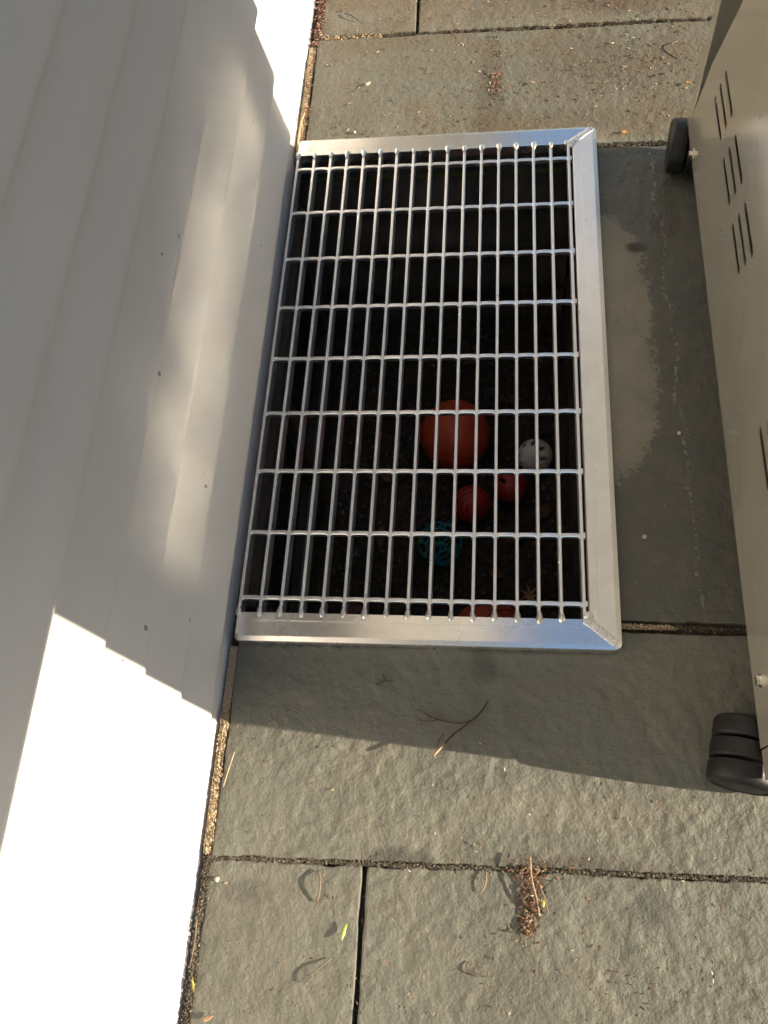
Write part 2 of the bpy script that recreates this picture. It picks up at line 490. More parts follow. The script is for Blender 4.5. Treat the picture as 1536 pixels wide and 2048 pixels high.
def ring(name, mat, x0, x1, y0, y1, z, parent=None):
    """flat sheet with the opening of the window well left out"""
    v = [(x0, y0, z), (x1, y0, z), (x1, y1, z), (x0, y1, z), (PX0, PY0, z), (PX1, PY0, z), (PX1, PY1, z), (PX0, PY1, z)]
    f = [(0, 1, 5, 4), (1, 2, 6, 5), (2, 3, 7, 6), (3, 0, 4, 7)]
    return obj_pd(name, v, f, mat, parent)

tag(ring('lawn', GRASS, -60, 60, -60, 60, -0.06), 'plain lawn around the patio', 'lawn', kind='structure')
patio = tag(ring('patio', BEDDING, -0.02, 3.2, -4.0, 4.2, -0.016), 'bluestone patio beside the white house wall', 'patio', kind='structure')

def slab(lo, hi, x0, x1, rx0=None, fine=True, amp=1.0, tilt=(0, 0), seed=1, thick=0.04, res=0.003):
    """lo/hi: (a,b) lines y=a+b*x. One stone with a riven top and worn arrises."""
    xm = 0.5 * (x0 + x1); ym = 0.5 * (lo[0] + hi[0])
    W = x1 - x0; H = hi[0] - lo[0]
    r = res if fine else 0.05
    nx = max(3, int(W / r)); ny = max(3, int(H / r))
    # denser at the rim so the worn edge is round
    def axis(n, L):
        t = np.linspace(0, 1, n + 1)
        e = np.array([0.0006, 0.0014, 0.0026, 0.0045]) / L
        return np.unique(np.concatenate([t, e, 1 - e]))
    s = axis(nx, W); t = axis(ny, H)
    S, T = np.meshgrid(s, t, indexing='xy')
    X = x0 + W * S
    Y = (lo[0] + lo[1] * X) * (1 - T) + (hi[0] + hi[1] * X) * T
    wob = 0.0016
    edge = np.minimum(np.minimum(S * W, (1 - S) * W), np.minimum(T * H, (1 - T) * H))
    # ragged outline
    X = X + (1 - 2 * S) * wob * (1 + vnoise(Y * 45, X * 0 + seed, seed)) * np.clip(1 - np.minimum(S, 1 - S) * W / 0.03, 0, 1) * 0.6
    Y = Y + (1 - 2 * T) * wob * (1 + vnoise(X * 38, Y * 0 + seed * 3.1, seed + 5) + 0.6 * vnoise(X * 120, Y * 0, seed + 9)) * np.clip(1 - np.minimum(T, 1 - T) * H / 0.03, 0, 1)
    Z = np.zeros_like(X)
    if fine:
        cl = rot_noise(X, Y, 7, seed + 20, 0.5) + 0.45 * rot_noise(X, Y, 21, seed + 21, 1.2)
        Z += amp * 0.00045 * (np.tanh(cl * 16) + np.tanh((cl - 0.45) * 16) + np.tanh((cl + 0.5) * 16))
        Z += amp * (0.0011 * rot_noise(X, Y, 9, seed, 0.3) + 0.0008 * rot_noise(X, Y, 28, seed + 1, 0.9)
                    + 0.00085 * rot_noise(X, Y, 75, seed + 2, 1.7) + 0.00050 * rot_noise(X, Y, 165, seed + 3, 2.3))
    Z += tilt[0] * (X - xm) + tilt[1] * (Y - ym)
    rr = 0.0028
    q = np.clip(1 - edge / rr, 0, 1)
    Z -= rr * (1 - np.sqrt(np.clip(1 - q * q, 0, 1))) * 0.8 + 0.0006 * np.clip(1 - edge / 0.012, 0, 1)
    m, n = X.shape
    top = np.stack([X, Y, Z], -1).reshape(-1, 3)
    rim = np.concatenate([np.arange(n), np.arange(1, m) * n + n - 1, (m - 1) * n + np.arange(n - 2, -1, -1), np.arange(m - 2, 0, -1) * n])
    bot = top[rim].copy(); bot[:, 2] = -thick
    V = np.concatenate([top, bot])
    i = np.arange(m - 1)[:, None] * n + np.arange(n - 1)[None, :]
    Q = np.stack([i, i + 1, i + n + 1, i + n], -1).reshape(-1, 4)
    k = len(rim); a = np.arange(k); b = (a + 1) % k; base = len(top)
    Qs = np.stack([rim[a], base + a, base + b, rim[b]], -1)
    F = np.concatenate([Q, Qs])
    me = bpy.data.meshes.new('bluestone_slab')
    me.vertices.add(len(V)); me.vertices.foreach_set('co', V.ravel())
    me.loops.add(len(F) * 4); me.loops.foreach_set('vertex_index', F.ravel())
    me.polygons.add(len(F)); me.polygons.foreach_set('loop_start', np.arange(len(F)) * 4)
    me.polygons.foreach_set('use_smooth', np.concatenate([np.ones(len(Q), bool), np.zeros(len(Qs), bool)]))
    me.materials.append(STONE)
    me.update(calc_edges=True); me.validate()
    o = bpy.data.objects.new('bluestone_slab', me)
    o.parent = patio
    return link(o)

jAB0, jAB1 = (0.3625, -0.019), (0.3695, -0.019)
jBC0, jBC1 = (0.0425, -0.004), (0.0520, -0.008)
jCD0, jCD1 = (-0.8405, -0.006), (-0.8285, -0.006)
jDE0, jDE1 = (-1.1634, 0.0165), (-1.1612, 0.0165)
top1, top2 = (0.70, -0.012), (0.707, -0.012)
slab(jAB1, top1, 0.006, 0.1975, seed=11, amp=0.55)
slab(jAB1, top1, 0.2025, 0.93, seed=12, amp=0.6)
slab(jAB1, top1, 0.936, 1.7, seed=13, fine=False)
slab(jBC1, jAB0, 0.002, 0.985, seed=14, amp=0.55)
slab(jBC1, jAB0, 0.992, 1.7, seed=15, fine=False)
slab(jCD1, jBC0, 0.508, 1.42, seed=16, amp=0.8)
slab(jCD1, jBC0, 1.428, 1.9, seed=17, fine=False)
slab(jDE1, (-0.8430, -0.004), -0.001, 1.05, seed=18, amp=1.0)
slab(jDE1, (-0.8430, -0.004), 1.058, 1.9, seed=19, fine=False)
slab((-1.52, 0.0), jDE0, -0.003, 0.1990, seed=20, amp=0.85)
slab((-1.52, 0.0), jDE0, 0.2038, 0.95, seed=21, amp=1.05)
slab((-1.52, 0.0), jDE0, 0.958, 1.9, seed=22, fine=False)
for k, (ya, yb) in enumerate(((-1.99, -1.53), (-2.46, -2.0), (-2.93, -2.47), (0.715, 1.18), (1.19, 1.66), (1.67, 2.2))):
    for j, (xa, xb) in enumerate(((0.0, 0.46), (0.468, 1.23), (1.238, 1.9)) if k % 2 else ((0.0, 0.75), (0.758, 1.28), (1.288, 1.9))):
        slab((ya, 0.0), (yb, 0.0), xa, xb, seed=40 + k * 5 + j, fine=False)

# unseen metal reflector added under the grill; the sun that slips under the cart glances off it onto the siding
SHEET = NT('dull_metal_sheet')
_p = SHEET.pos()
SHEET.set(col=(0.74, 0.72, 0.68), metal=1.0, rough=0.205, normal=SHEET.bump(SHEET.noise(SHEET.mapping(_p, (1.0, 1.2, 1.0)), 7.5, 2, 0.5, 0.9), 0.55, 0.02))
bm = bmesh.new()
add_box(bm, 0.765, 1.03, -0.93, -0.10, 0.0045, 0.0060, 0.0006, 1)
tag(obj('reflector_sheet', bm, SHEET.m), 'thin dull metal sheet added under the grill to reflect sun onto the siding', 'grease sheet')

# ------------------------------------------------------------------ grit in the joints (uncountable)
def grains(name, spots, mat, parent=None, label=None, size=(0.0006, 0.0016), seed=3, flat=0.8):
    """spots: list of (x, y, z) centres; one small angular grain each"""
    r = random.Random(seed)
    V, F = [], []
    for (x, y, z) in spots:
        s = r.uniform(*size)
        b = len(V)
        a0 = r.uniform(0, 6.28)
        k = r.uniform(0.6, 1.7)
        for t in range(4):
            a = a0 + t * math.pi / 2 + r.uniform(-0.4, 0.4)
            rad = s * (k if t % 2 else 1)
            V.append((x + rad * math.cos(a), y + rad * math.sin(a), z + r.uniform(-0.3, 0.3) * s))
        V.append((x + r.uniform(-.3, .3) * s, y + r.uniform(-.3, .3) * s, z + s * flat))
        V.append((x, y, z - s * flat))
        for t in range(4):
            F.append((b + t, b + (t + 1) % 4, b + 4))
            F.append((b + (t + 1) % 4, b + t, b + 5))
    o = obj_pd(name, V, F, mat, parent)
    o['kind'] = 'stuff'
    if label: o['label'] = label
    return o

def strip_spots(n, x0, x1, f0, f1, z=(-0.006, 0.0005), r=None, along='x', fill=lambda u: 1.0):
    """n spots in a strip; f0/f1 give the across limits as functions of the along coordinate"""
    r = r or RND
    out = []
    while len(out) < n:
        u = r.uniform(x0, x1)
        if r.random() > fill(u): continue
        a, b = f0(u), f1(u)
        w = 0.5 + 0.5 * r.choice((-1, 1)) * r.random() ** 1.6
        v = a + (b - a) * w
        zz = r.uniform(*z)
        out.append((u, v, zz) if along == 'x' else (v, u, zz))
    return out

ln = lambda p, d=0.0: (lambda x: p[0] + p[1] * x + d)
def wl(u, f, k):
    return k * mnoise.noise(Vector((u * f, 3.7, 1.1)))
sp = strip_spots(7000, -0.005, 0.85, lambda x: jDE0[0] + jDE0[1] * x - 0.0015 + wl(x, 40, .0015), lambda x: jDE1[0] + jDE1[1] * x + 0.002 + wl(x, 31, .0022), z=(-0.0045, 0.0014))
sp += strip_spots(800, 0.02, 0.9, ln(jAB0, -0.003), ln(jAB1, 0.004), z=(-0.005, 0.001), fill=lambda x: 0.9 if x > 0.36 else 0.25)
sp += strip_spots(700, 0.53, 0.75, ln(jBC0, -0.002), ln(jBC1, 0.003), z=(-0.005, 0.001))
sp += strip_spots(420, 0.53, 0.72, ln(jCD0, 0.002), ln(jCD1, -0.001), z=(-0.008, -0.003), fill=lambda x: 0.2 + 0.8 * (x > 0.6))
sp += strip_spots(260, -1.5, -1.18, lambda y: 0.199, lambda y: 0.204, z=(-0.014, -0.011), along='y')
sp += strip_spots(200, 0.38, 0.69, lambda y: 0.198, lambda y: 0.202, z=(-0.012, -0.006), along='y')
sp += strip_spots(5200, -1.52, -1.16, lambda y: -0.012, lambda y: 0.000 + 0.006 * mnoise.noise(Vector((y * 25, 0.4, 2))) + 0.010 * max(0, 1 - abs(y + 1.19) / 0.05), z=(-0.008, 0.001), along='y')
grains('joint_grit', sp, GRIT, patio, 'dark gritty sand in the slab joints', (0.0005, 0.0013), 5)

sp = strip_spots(2400, -1.158, -0.97, lambda y: -0.0125, lambda y: -0.001 + 0.003 * mnoise.noise(Vector((y * 60, 7, 2))), z=(-0.006, 0.001), along='y')
sp += strip_spots(700, 0.533, 0.605, ln(jCD0, 0.0035), ln(jCD1, -0.002), z=(-0.007, -0.0015))
sp += strip_spots(420, 0.01, 0.13, ln(jAB0, -0.004), ln(jAB1, 0.002), z=(-0.005, 0.001))
sp += strip_spots(1500, 0.05, 0.31, lambda y: -0.0135, lambda y: -0.002 + 0.003 * mnoise.noise(Vector((y * 60, 3, 2))), z=(-0.006, 0.001), along='y')
grains('joint_sand', sp, SAND, patio, 'tan mortar sand packed along the wall foot', (0.0006, 0.0016), 9)
# mortar bed below that sand
box('mortar_fillet', MORTAR, patio, -0.0135, -0.0015, -1.157, -0.88, -0.012, -0.0042)
obj_pd('mortar_fillet', [(-0.0135, 0.06, -0.0045), (0.0, 0.06, -0.0045), (0.0, 0.345, -0.0045), (-0.0135, 0.345, -0.0045)], [(0, 1, 2, 3)], MORTAR, patio)
obj_pd('mortar_fillet', [(0.52, jCD0[0] - 0.003 + 0.0035, -0.008), (0.608, jCD0[0] - 0.003 + 0.0035, -0.008), (0.604, jCD1[0] - 0.006, -0.008), (0.52, jCD1[0] - 0.005, -0.008)], [(0, 1, 2, 3)], MORTAR, patio)

# ------------------------------------------------------------------ house wall
house = empty('house_wall', (0, 0, 0))
tag(house, 'white lap siding house wall along the left of the patio', 'house wall')
butts = [-0.02, 0.042, 0.167, 0.2875, 0.3957, 0.504, 0.608, 0.712]
while butts[-1] < 2.62: butts.append(butts[-1] + 0.106)
Y0, Y1 = -3.6, 6.5
for k in range(len(butts) - 1):
    z0, z1 = butts[k], butts[k + 1]
    zt = z1 + 0.006
    xb = -0.0112 if k else -0.0155
    xt = -0.0290
    prof = [(xb - 0.012, z0 + 0.0008), (xb - 0.0010, z0), (xb - 0.0002, z0 + 0.0004), (xb, z0 + 0.0014), (xb - 0.0005, z0 + 0.010),
            (xb * 0.55 + xt * 0.45 + 0.0006, z0 * 0.55 + zt * 0.45), (xt, zt), (xt - 0.006, zt)]
    rr = random.Random(100 + k)
    ys = sorted([Y0, Y1] + [Y0 + 0.35 * j + rr.uniform(-0.1, 0.1) for j in range(1, 7)] + list(np.arange(-1.5, 1.0, 0.045)) + [1.0 + 0.6 * j for j in range(1, 9)])
    V, F = [], []
    ph = rr.uniform(0, 50)
    for y in ys:
        w = 0.0011 * mnoise.noise(Vector((y * 5.5, ph, 0))) + 0.0005 * mnoise.noise(Vector((y * 17, ph, 5)))
        d = 0.0009 * mnoise.noise(Vector((y * 4.0, ph, 9)))
        for i, (x, z) in enumerate(prof):
            t = min(1.0, max(0.0, (z - z0) / (z1 - z0)))
            bul = 0.0012 * mnoise.noise(Vector((y * 3.1, ph + 20, 0))) * math.sin(math.pi * t)
            V.append((x + d * (1 - t) + bul, y, z + (w if i < 5 else 0)))
    n = len(prof)
    for j in range(len(ys) - 1):
        for i in range(n - 1):
            F.append((j * n + i, (j + 1) * n + i, (j + 1) * n + i + 1, j * n + i + 1))
    obj_pd('siding_board', V, F, SIDING, house, smooth=True).data.set_sharp_from_angle(angle=0.35)
box('foundation', CONCRETE, house, -0.20, -0.034, Y0, Y1, -0.9, -0.03)
box('wall_core', TRIM, house, -0.20, -0.034, Y0, Y1, -0.028, 2.64)
ztop = butts[-1]
box('soffit', TRIM, house, -0.20, 0.34, Y0, Y1, ztop - 0.004, ztop + 0.012)
box('fascia', TRIM, house, 0.342, 0.362, Y0, Y1, ztop - 0.03, ztop + 0.14)
obj_pd('roof', [(0.41, Y0, ztop + 0.15), (0.41, Y1, ztop + 0.15), (-3.0, Y1, ztop + 1.6), (-3.0, Y0, ztop + 1.6),
                (0.41, Y0, ztop + 0.165), (0.41, Y1, ztop + 0.165), (-3.0, Y1, ztop + 1.615), (-3.0, Y0, ztop + 1.615)],
       [(0, 1, 2, 3), (7, 6, 5, 4), (0, 4, 5, 1), (2, 6, 7, 3), (1, 5, 6, 2), (3, 7, 4, 0)], SHINGLE, house)
# basement window behind the grate
bw = empty('basement_window'); bw.parent = house
bmw = bmesh.new()
for (a, b, c, d) in ((-0.80, -0.765, -0.46, -0.07), (-0.04, -0.005, -0.46, -0.07), (-0.765, -0.04, -0.46, -0.425), (-0.765, -0.04, -0.105, -0.07), (-0.42, -0.385, -0.425, -0.105)):
    add_box(bmw, -0.033, -0.004, a, b, c, d, 0.002, 1)
fr = obj('window_frame', bmw, BRONZE, bw)
for a, b in ((-0.764, -0.421), (-0.384, -0.041)):
    box('window_pane', GLASS, bw, -0.028, -0.022, a, b, -0.424, -0.106)

# ------------------------------------------------------------------ window well
well = empty('window_well', (0, 0, 0))
tag(well, 'dark steel window well sunk beneath the aluminium grate', 'window well')
FL = -0.515
def well_wall(x0, y0, x1, y1):
    """corrugated sheet from (x0,y0) to (x1,y1); ribs run level"""
    V, F = [], []
    n = 40
    nx, ny = (y1 - y0), -(x1 - x0)
    L = math.hypot(nx, ny); nx /= L; ny /= L
    for i in range(n + 1):
        z = -0.012 - (0.62) * i / n
        o = 0.006 * (1 - math.cos(2 * math.pi * i / 8))
        for (x, y) in ((x0, y0), (x1, y1)):
            V.append((x + nx * o, y + ny * o, z))
    for i in range(n):
        F.append((2 * i, 2 * i + 1, 2 * i + 3, 2 * i + 2))
    return obj_pd('well_side', V, F, WELL, well, smooth=True)
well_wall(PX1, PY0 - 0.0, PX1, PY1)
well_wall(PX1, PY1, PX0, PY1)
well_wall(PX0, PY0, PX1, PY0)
sx, sy = 0.6, 1.0
fl_v, fl_f = [], []
NX, NY = 24, 40
for j in range(NY + 1):
    for i in range(NX + 1):
        x = -0.04 + 0.60 * i / NX; y = -0.90 + 1.0 * j / NY
        fl_v.append((x, y, FL - 0.004 + 0.004 * mnoise.noise(Vector((x * 14, y * 14, 0)))))
for j in range(NY):
    for i in range(NX):
        a = j * (NX + 1) + i
        fl_f.append((a, a + 1, a + NX + 2, a + NX + 1))
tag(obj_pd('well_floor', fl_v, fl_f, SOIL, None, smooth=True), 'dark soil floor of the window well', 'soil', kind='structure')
rr = random.Random(21)
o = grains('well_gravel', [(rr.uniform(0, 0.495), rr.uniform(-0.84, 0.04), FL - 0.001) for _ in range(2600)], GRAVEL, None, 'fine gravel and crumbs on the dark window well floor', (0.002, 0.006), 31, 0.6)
o['category'] = 'gravel'

# ------------------------------------------------------------------ row of trees added out of view to shade the upper wall; the low sun comes in under the crowns
def added_shade_trees():
    r = random.Random(12)
    V, F, MI = [], [], []
    for ty in (-13.5, -10.2, -7.0, -4.1, 2.2, 5.0, 8.4, 11.6):
        tx = 9.0 + r.uniform(-0.5, 0.5)
        b = len(V)
        for k, (z, rad) in enumerate(((-0.1, 0.17), (1.8, 0.13), (3.6, 0.11), (5.4, 0.05))):
            for q in range(8):
                a = q * math.pi / 4
                V.append((tx + rad * math.cos(a), ty + rad * math.sin(a), z))
        for k in range(3):
            for q in range(8):
                F.append((b + k * 8 + q, b + k * 8 + (q + 1) % 8, b + k * 8 + 8 + (q + 1) % 8, b + k * 8 + 8 + q)); MI.append(0)
    for _ in range(15000):
        y = r.uniform(-15.5, 13.5)
        zt = 12.0 + 1.3 * math.sin(y * 1.1) + 0.6 * math.sin(y * 2.7 + 1)
        low = TREE_Z + 0.16 * math.sin(y * 2.1 + 0.6) if -2.6 < y < 0.15 else 0.1
        z = r.uniform(low + r.random() * 0.25, zt)
        if -3.0 < y < 0.6 and 4.25 < z < 6.5 and r.random() < 0.96: continue  # gap in the added crowns lets sun onto part of the upper wall
        x = 9.0 + r.gauss(0, 0.75)
        s_ = r.uniform(0.09, 0.17)
        n_ = Vector((r.gauss(0, 1), r.gauss(0, 1), r.gauss(0, 0.7))).normalized()
        u = n_.orthogonal().normalized(); w = n_.cross(u)
        b = len(V)
        for (p, q) in ((-1.5, 0), (0, -0.8), (1.5, 0), (0, 0.8)):
            V.append(tuple(Vector((x, y, z)) + u * p * s_ + w * q * s_))
        F.append((b, b + 1, b + 2, b + 3)); MI.append(1)
    o = obj_pd('added_shade_trees', V, F, TWIGDARK)
    o.data.materials.append(FOLIAGE)
    o.data.polygons.foreach_set('material_index', MI)
    return tag(o, 'row of dense leafy trees added across the lawn to shade the wall', 'trees', kind='stuff')
TREE_Z = 3.58
added_shade_trees()

# ------------------------------------------------------------------ aluminium grate
ZT = 0.020
grate = empty('window_well_grate', (0, 0, 0))
tag(grate, 'silver aluminium bar grate with welded frame lying over the window well', 'grate')
BAR_Y0, BAR_Y1 = -0.8385, 0.0335
def bar_mesh():
    bm = bmesh.new()
    add_box(bm, -0.00225, 0.00225, BAR_Y0, BAR_Y1, -0.0255, 0.0, 0.0006, 2)
    return bm
b0 = obj('bearing_bar', bar_mesh(), ALU_BAR, grate, loc=(0, 0, ZT))
bars = [b0]
for i in range(1, 17):
    bars.append(dup(b0, grate, (0.0302 * i, RND.uniform(-0.0004, 0.0004), ZT + RND.uniform(-0.0003, 0.0001)), (0, 0, RND.uniform(-0.0004, 0.0004))))
# cross bars: swaged, a little wider at each bearing bar
def cross_mesh():
    bm = bmesh.new()
    st = []
    P = 0.0302
    x = -0.0015
    stations = [(-0.0005, 0.0042, 0.0, -0.0012)]
    for i in range(16):
        a = i * P
        stations += [(a + 0.0030, 0.0036, -0.0006, -0.0016), (a + 0.0044, 0.0035, -0.0004, -0.0016), (a + 0.0048, 0.0030, 0.0, -0.0012),
                     (a + 0.0150, 0.0030, 0.0002, -0.0009), (a + 0.0254, 0.0030, 0.0, -0.0012), (a + 0.0258, 0.0036, -0.0009, -0.0016), (a + 0.0272, 0.0037, -0.0010, -0.0016)]
    stations += [(16 * P + 0.003, 0.0044, 0.0, -0.0014), (16 * P + 0.0052, 0.0044, 0.0, -0.0018)]
    rings = []
    for (x, hw, dy, zt) in stations:
        zb = zt - 0.0085
        pts = [(-hw, zb), (hw, zb), (hw, zt - 0.0012), (hw - 0.0010, zt), (-hw + 0.0010, zt), (-hw, zt - 0.0012)]
        rings.append([bm.verts.new((x, dy + u, z)) for u, z in pts])
    for a, b in zip(rings, rings[1:]):
        for k in range(6):
            bm.faces.new((a[k], a[(k + 1) % 6], b[(k + 1) % 6], b[k]))
    bm.faces.new(list(reversed(rings[0]))); bm.faces.new(rings[-1])
    bmesh.ops.recalc_face_normals(bm, faces=bm.faces)
    return bm
c0 = obj('cross_bar', cross_mesh(), ALU_CROSS, grate, loc=(0, 0, ZT))
for j in range(1, 9):
    dup(c0, grate, (0, -0.1016 * j, ZT), (0, 0, RND.uniform(-0.001, 0.001)))

# frame swept round three sides with mitred, rounded corners
FIX, FY0, FY1, FW, FR = 0.4905, -0.8355, 0.0310, 0.0415, 0.011
prof = [(0.0, -0.018), (0.0, -0.0008), (0.0006, 0.0), (0.0118, 0.0), (0.0122, -0.0004), (0.0126, 0.0), (FW - 0.0075, 0.0), (FW - 0.0066, -0.0003),
        (FW - 0.0007, -0.0034), (FW, -0.0050), (FW, -0.0165), (0.0042, -0.0165), (0.0042, -0.018)]
def corner_station(cx, cy, a, dirx, diry):
    """ring of profile points at sweep angle a for a corner whose inner vertex is (cx,cy)"""
    out = []
    for u, z in prof:
        rc = FW - FR
        if u <= rc:
            out.append((cx + dirx * u, cy + diry * u, ZT + z))
        else:
            rad = u - rc
            out.append((cx + dirx * rc + rad * math.cos(a), cy + diry * rc + rad * math.sin(a), ZT + z))
    return out
def end_station(x, yin, sgn, inset=0.0):
    return [(x, yin + sgn * (u - (inset if u > FW - 0.012 else 0)), ZT + z) for u, z in prof]
H = math.pi / 2
def fill_rings(name, rings, mat):
    bm = bmesh.new()
    R = [[bm.verts.new(p) for p in r] for r in rings]
    n = len(prof)
    for a, b in zip(R, R[1:]):
        for k in range(n):
            vs = []
            for v in (a[k], a[(k + 1) % n], b[(k + 1) % n], b[k]):
                if all((v.co - w.co).length > 1e-7 for w in vs): vs.append(v)
            if len(vs) >= 3:
                try: bm.faces.new(vs)
                except ValueError: pass
    for r, fl in ((R[0], True), (R[-1], False)):
        try: bm.faces.new(list(reversed(r)) if fl else r)
        except ValueError: pass
    bmesh.ops.remove_doubles(bm, verts=bm.verts, dist=1e-6)
    bmesh.ops.recalc_face_normals(bm, faces=bm.faces)
    return obj(name, bm, mat, grate)
low = [end_station(-0.0015, FY0, -1, 0.004), end_station(0.0005, FY0, -1, 0.0012), end_station(0.003, FY0, -1)]
low += [end_station(FIX, FY0, -1)] if False else []
st1 = [corner_station(FIX, FY0, -H + H * t / 8, 1, -1) for t in range(0, 9)]
st2 = [corner_station(FIX, FY1, 0 + H * t / 8, 1, 1) for t in range(0, 9)]
fill_rings('frame_side', low + st1[:5], ALU_X)
fill_rings('frame_side', st1[4:] + st2[:5], ALU_Y)
fill_rings('frame_side', st2[4:] + [end_station(0.003, FY1, 1), end_station(0.0005, FY1, 1, 0.0012), end_station(-0.0015, FY1, 1, 0.004)], ALU_X)

# weld tacks where each bar meets the frame
def tack_mesh(seed):
    bm = bmesh.new()
    bmesh.ops.create_icosphere(bm, subdivisions=3, radius=1.0)
    for v in bm.verts:
        c = v.co.copy()
        k = 1 + 0.13 * mnoise.noise(c * 1.7 + Vector((seed, 0, 0)))
        taper = 0.62 + 0.38 * max(0, min(1, 0.5 - c.y * 0.9))
        v.co = Vector((c.x * 0.0043 * k * taper, c.y * 0.0072 * k, c.z * 0.0030 * k))
    return bm
tacks = [obj('weld_tack', tack_mesh(3.1 * s), WELD, grate, smooth=True, loc=(0, -5, 0)) for s in range(3)]
first = [True, True, True]
for i in range(17):
    for end in (0, 1):
        if i == 16: continue
        s = RND.randrange(3)
        y = (FY0 + 0.0018) if end == 0 else (FY1 - 0.0018)
        loc = (0.0302 * i + RND.uniform(-0.0006, 0.0006), y + RND.uniform(-0.0008, 0.0008), ZT - 0.0002)
        rot = (0, 0, (0 if end == 0 else math.pi) + RND.uniform(-0.12, 0.12))
        if first[s]:
            o = tacks[s]; first[s] = False; o.location = loc; o.rotation_euler = rot
        else:
            o = dup(tacks[s], grate, loc, rot)
        q = RND.uniform(1.05, 1.4)
        o.scale = (q, q * RND.uniform(0.9, 1.15), q)

def corner_weld(p0, p1, n, start_extra, seed):
    """stacked-coin weld bead from p0 (inner) to p1 (outer)"""
    bm = bmesh.new()
    p0 = Vector(p0); p1 = Vector(p1)
    d = (p1 - p0).normalized()
    ang = math.atan2(d.y, d.x)
    rr = random.Random(seed)
    pts = [(p0 + (p1 - p0) * (k / (n - 1)), ang, 1.0 - 0.1 * k / n) for k in range(n)] + start_extra
    for (c, a, q) in pts:
        m = (Matrix.Translation(Vector((c[0] + rr.uniform(-.0004, .0004), c[1] + rr.uniform(-.0004, .0004), ZT - 0.0002))) @ Matrix.Rotation(a, 4, 'Z')
             @ Matrix.Rotation(-0.30, 4, 'Y') @ Matrix.Diagonal((0.0044 * q, 0.0068 * q * rr.uniform(0.92, 1.08), 0.0024 * q, 1)))
        bmesh.ops.create_icosphere(bm, subdivisions=3, radius=1.0, matrix=m)
    return obj('weld_bead', bm, WELD, grate, smooth=True)
corner_weld((0.4865, -0.8365), (0.5215, -0.8665), 12, [(Vector((0.4885, -0.8325)), 1.4, 1.0), (Vector((0.4888, -0.8285)), 1.5, 0.85), (Vector((0.4850, -0.8385)), 2.6, 0.9)], 4)
corner_weld((0.4865, 0.0320), (0.5205, 0.0620), 12, [(Vector((0.4835, 0.0300)), 1.4, 1.0), (Vector((0.4880, 0.0265)), 1.5, 0.9), (Vector((0.4800, 0.0335)), 3.0, 0.9)], 5)

# hand-written marker scribble on the inner leg of the upper frame side
def ink_strokes():
    bm = bmesh.new()
    yk = FY1 - 0.0004
    def stroke(p):
        pts = [(x, yk, ZT - z) for x, z in p]
        for (a, b) in zip(pts, pts[1:]):
            add_tube(bm, [a, b], 0.0006, 5)
    x = 0.4575
    stroke([(x, 0.0155), (x + 0.001, 0.005)]); stroke([(x + 0.001, 0.005), (x + 0.004, 0.012), (x + 0.006, 0.005), (x + 0.0065, 0.0155)])
    x += 0.0085
    stroke([(x, 0.0105), (x + 0.0035, 0.0105)])
    x += 0.005
    stroke([(x, 0.006), (x + 0.0045, 0.0055), (x + 0.002, 0.010), (x + 0.0048, 0.013), (x + 0.0005, 0.0155)])
    return bm
obj('marker_writing', ink_strokes(), INK, grate)

# ------------------------------------------------------------------ toys in the well
def ball(name, label, mat, c, r, ribs=0, grp='balls lost in the window well'):
    bm = bmesh.new()
    if ribs:
        prof_ = []
        n = 96
        for i in range(1, n):
            a = math.pi * i / n
            k = r * (1 + 0.018 * math.cos(a * ribs * 2) * min(1, math.sin(a) * 3))
            prof_.append((k * math.sin(a), -k * math.cos(a)))
        add_lathe(bm, c, (0.12, -0.62, 0.77), prof_, 48)
    else:
        bmesh.ops.create_uvsphere(bm, u_segments=48, v_segments=32, radius=r, matrix=Matrix.Translation(Vector(c)))
    o = obj(name, bm, mat, None, smooth=True)
    return tag(o, label, 'ball', grp)
ball('rubber_ball', 'large plain orange rubber ball on the window well floor', ORANGE, (0.2737, -0.2941, FL + 0.074), 0.074)
ball('ribbed_ball', 'small red ribbed ball in front of the large plain orange ball', RED, (0.3101, -0.4378, FL + 0.039), 0.039, ribs=11)
def holed_ball(name, label, mat, c, r, rot):
    bm = bmesh.new()
    bmesh.ops.create_uvsphere(bm, u_segments=120, v_segments=90, radius=r)
    dirs = []
    for k in range(8):
        a = 2 * math.pi * k / 8
        dirs.append((Vector((math.cos(a) * 0.80, math.sin(a) * 0.80, 0.60)).normalized(), Vector((-math.cos(a), -math.sin(a), 1.35)).normalized()))
    kill = []
    for f in bm.faces:
        n = f.calc_center_median().normalized()
        for d, lon in dirs:
            if n.dot(d) < 0.8: continue
            l2 = (lon - d * lon.dot(d)).normalized()
            w = d.cross(l2)
            if (n.dot(l2) / 0.25) ** 2 + (n.dot(w) / 0.115) ** 2 < 1:
                kill.append(f); break
    bmesh.ops.delete(bm, geom=kill, context='FACES')
    me_m = Matrix.Translation(Vector(c)) @ rot
    bmesh.ops.transform(bm, matrix=me_m, verts=bm.verts)
    o = obj(name, bm, mat, None, smooth=True)
    md = o.modifiers.new('wall', 'SOLIDIFY'); md.thickness = 0.002; md.offset = -1
    return tag(o, label, 'ball', 'balls lost in the window well')
R1 = Matrix.Rotation(-0.50, 4, 'Y') @ Matrix.Rotation(0.45, 4, 'X') @ Matrix.Rotation(0.35, 4, 'Z')
holed_ball('perforated_ball', 'white plastic ball with oblong holes beside the large orange ball', WHITEPL, (0.4411, -0.3246, FL + 0.0365), 0.0365, R1)
R2 = Matrix.Rotation(-1.2, 4, 'Y') @ Matrix.Rotation(-0.5, 4, 'X') @ Matrix.Rotation(1.0, 4, 'Z')
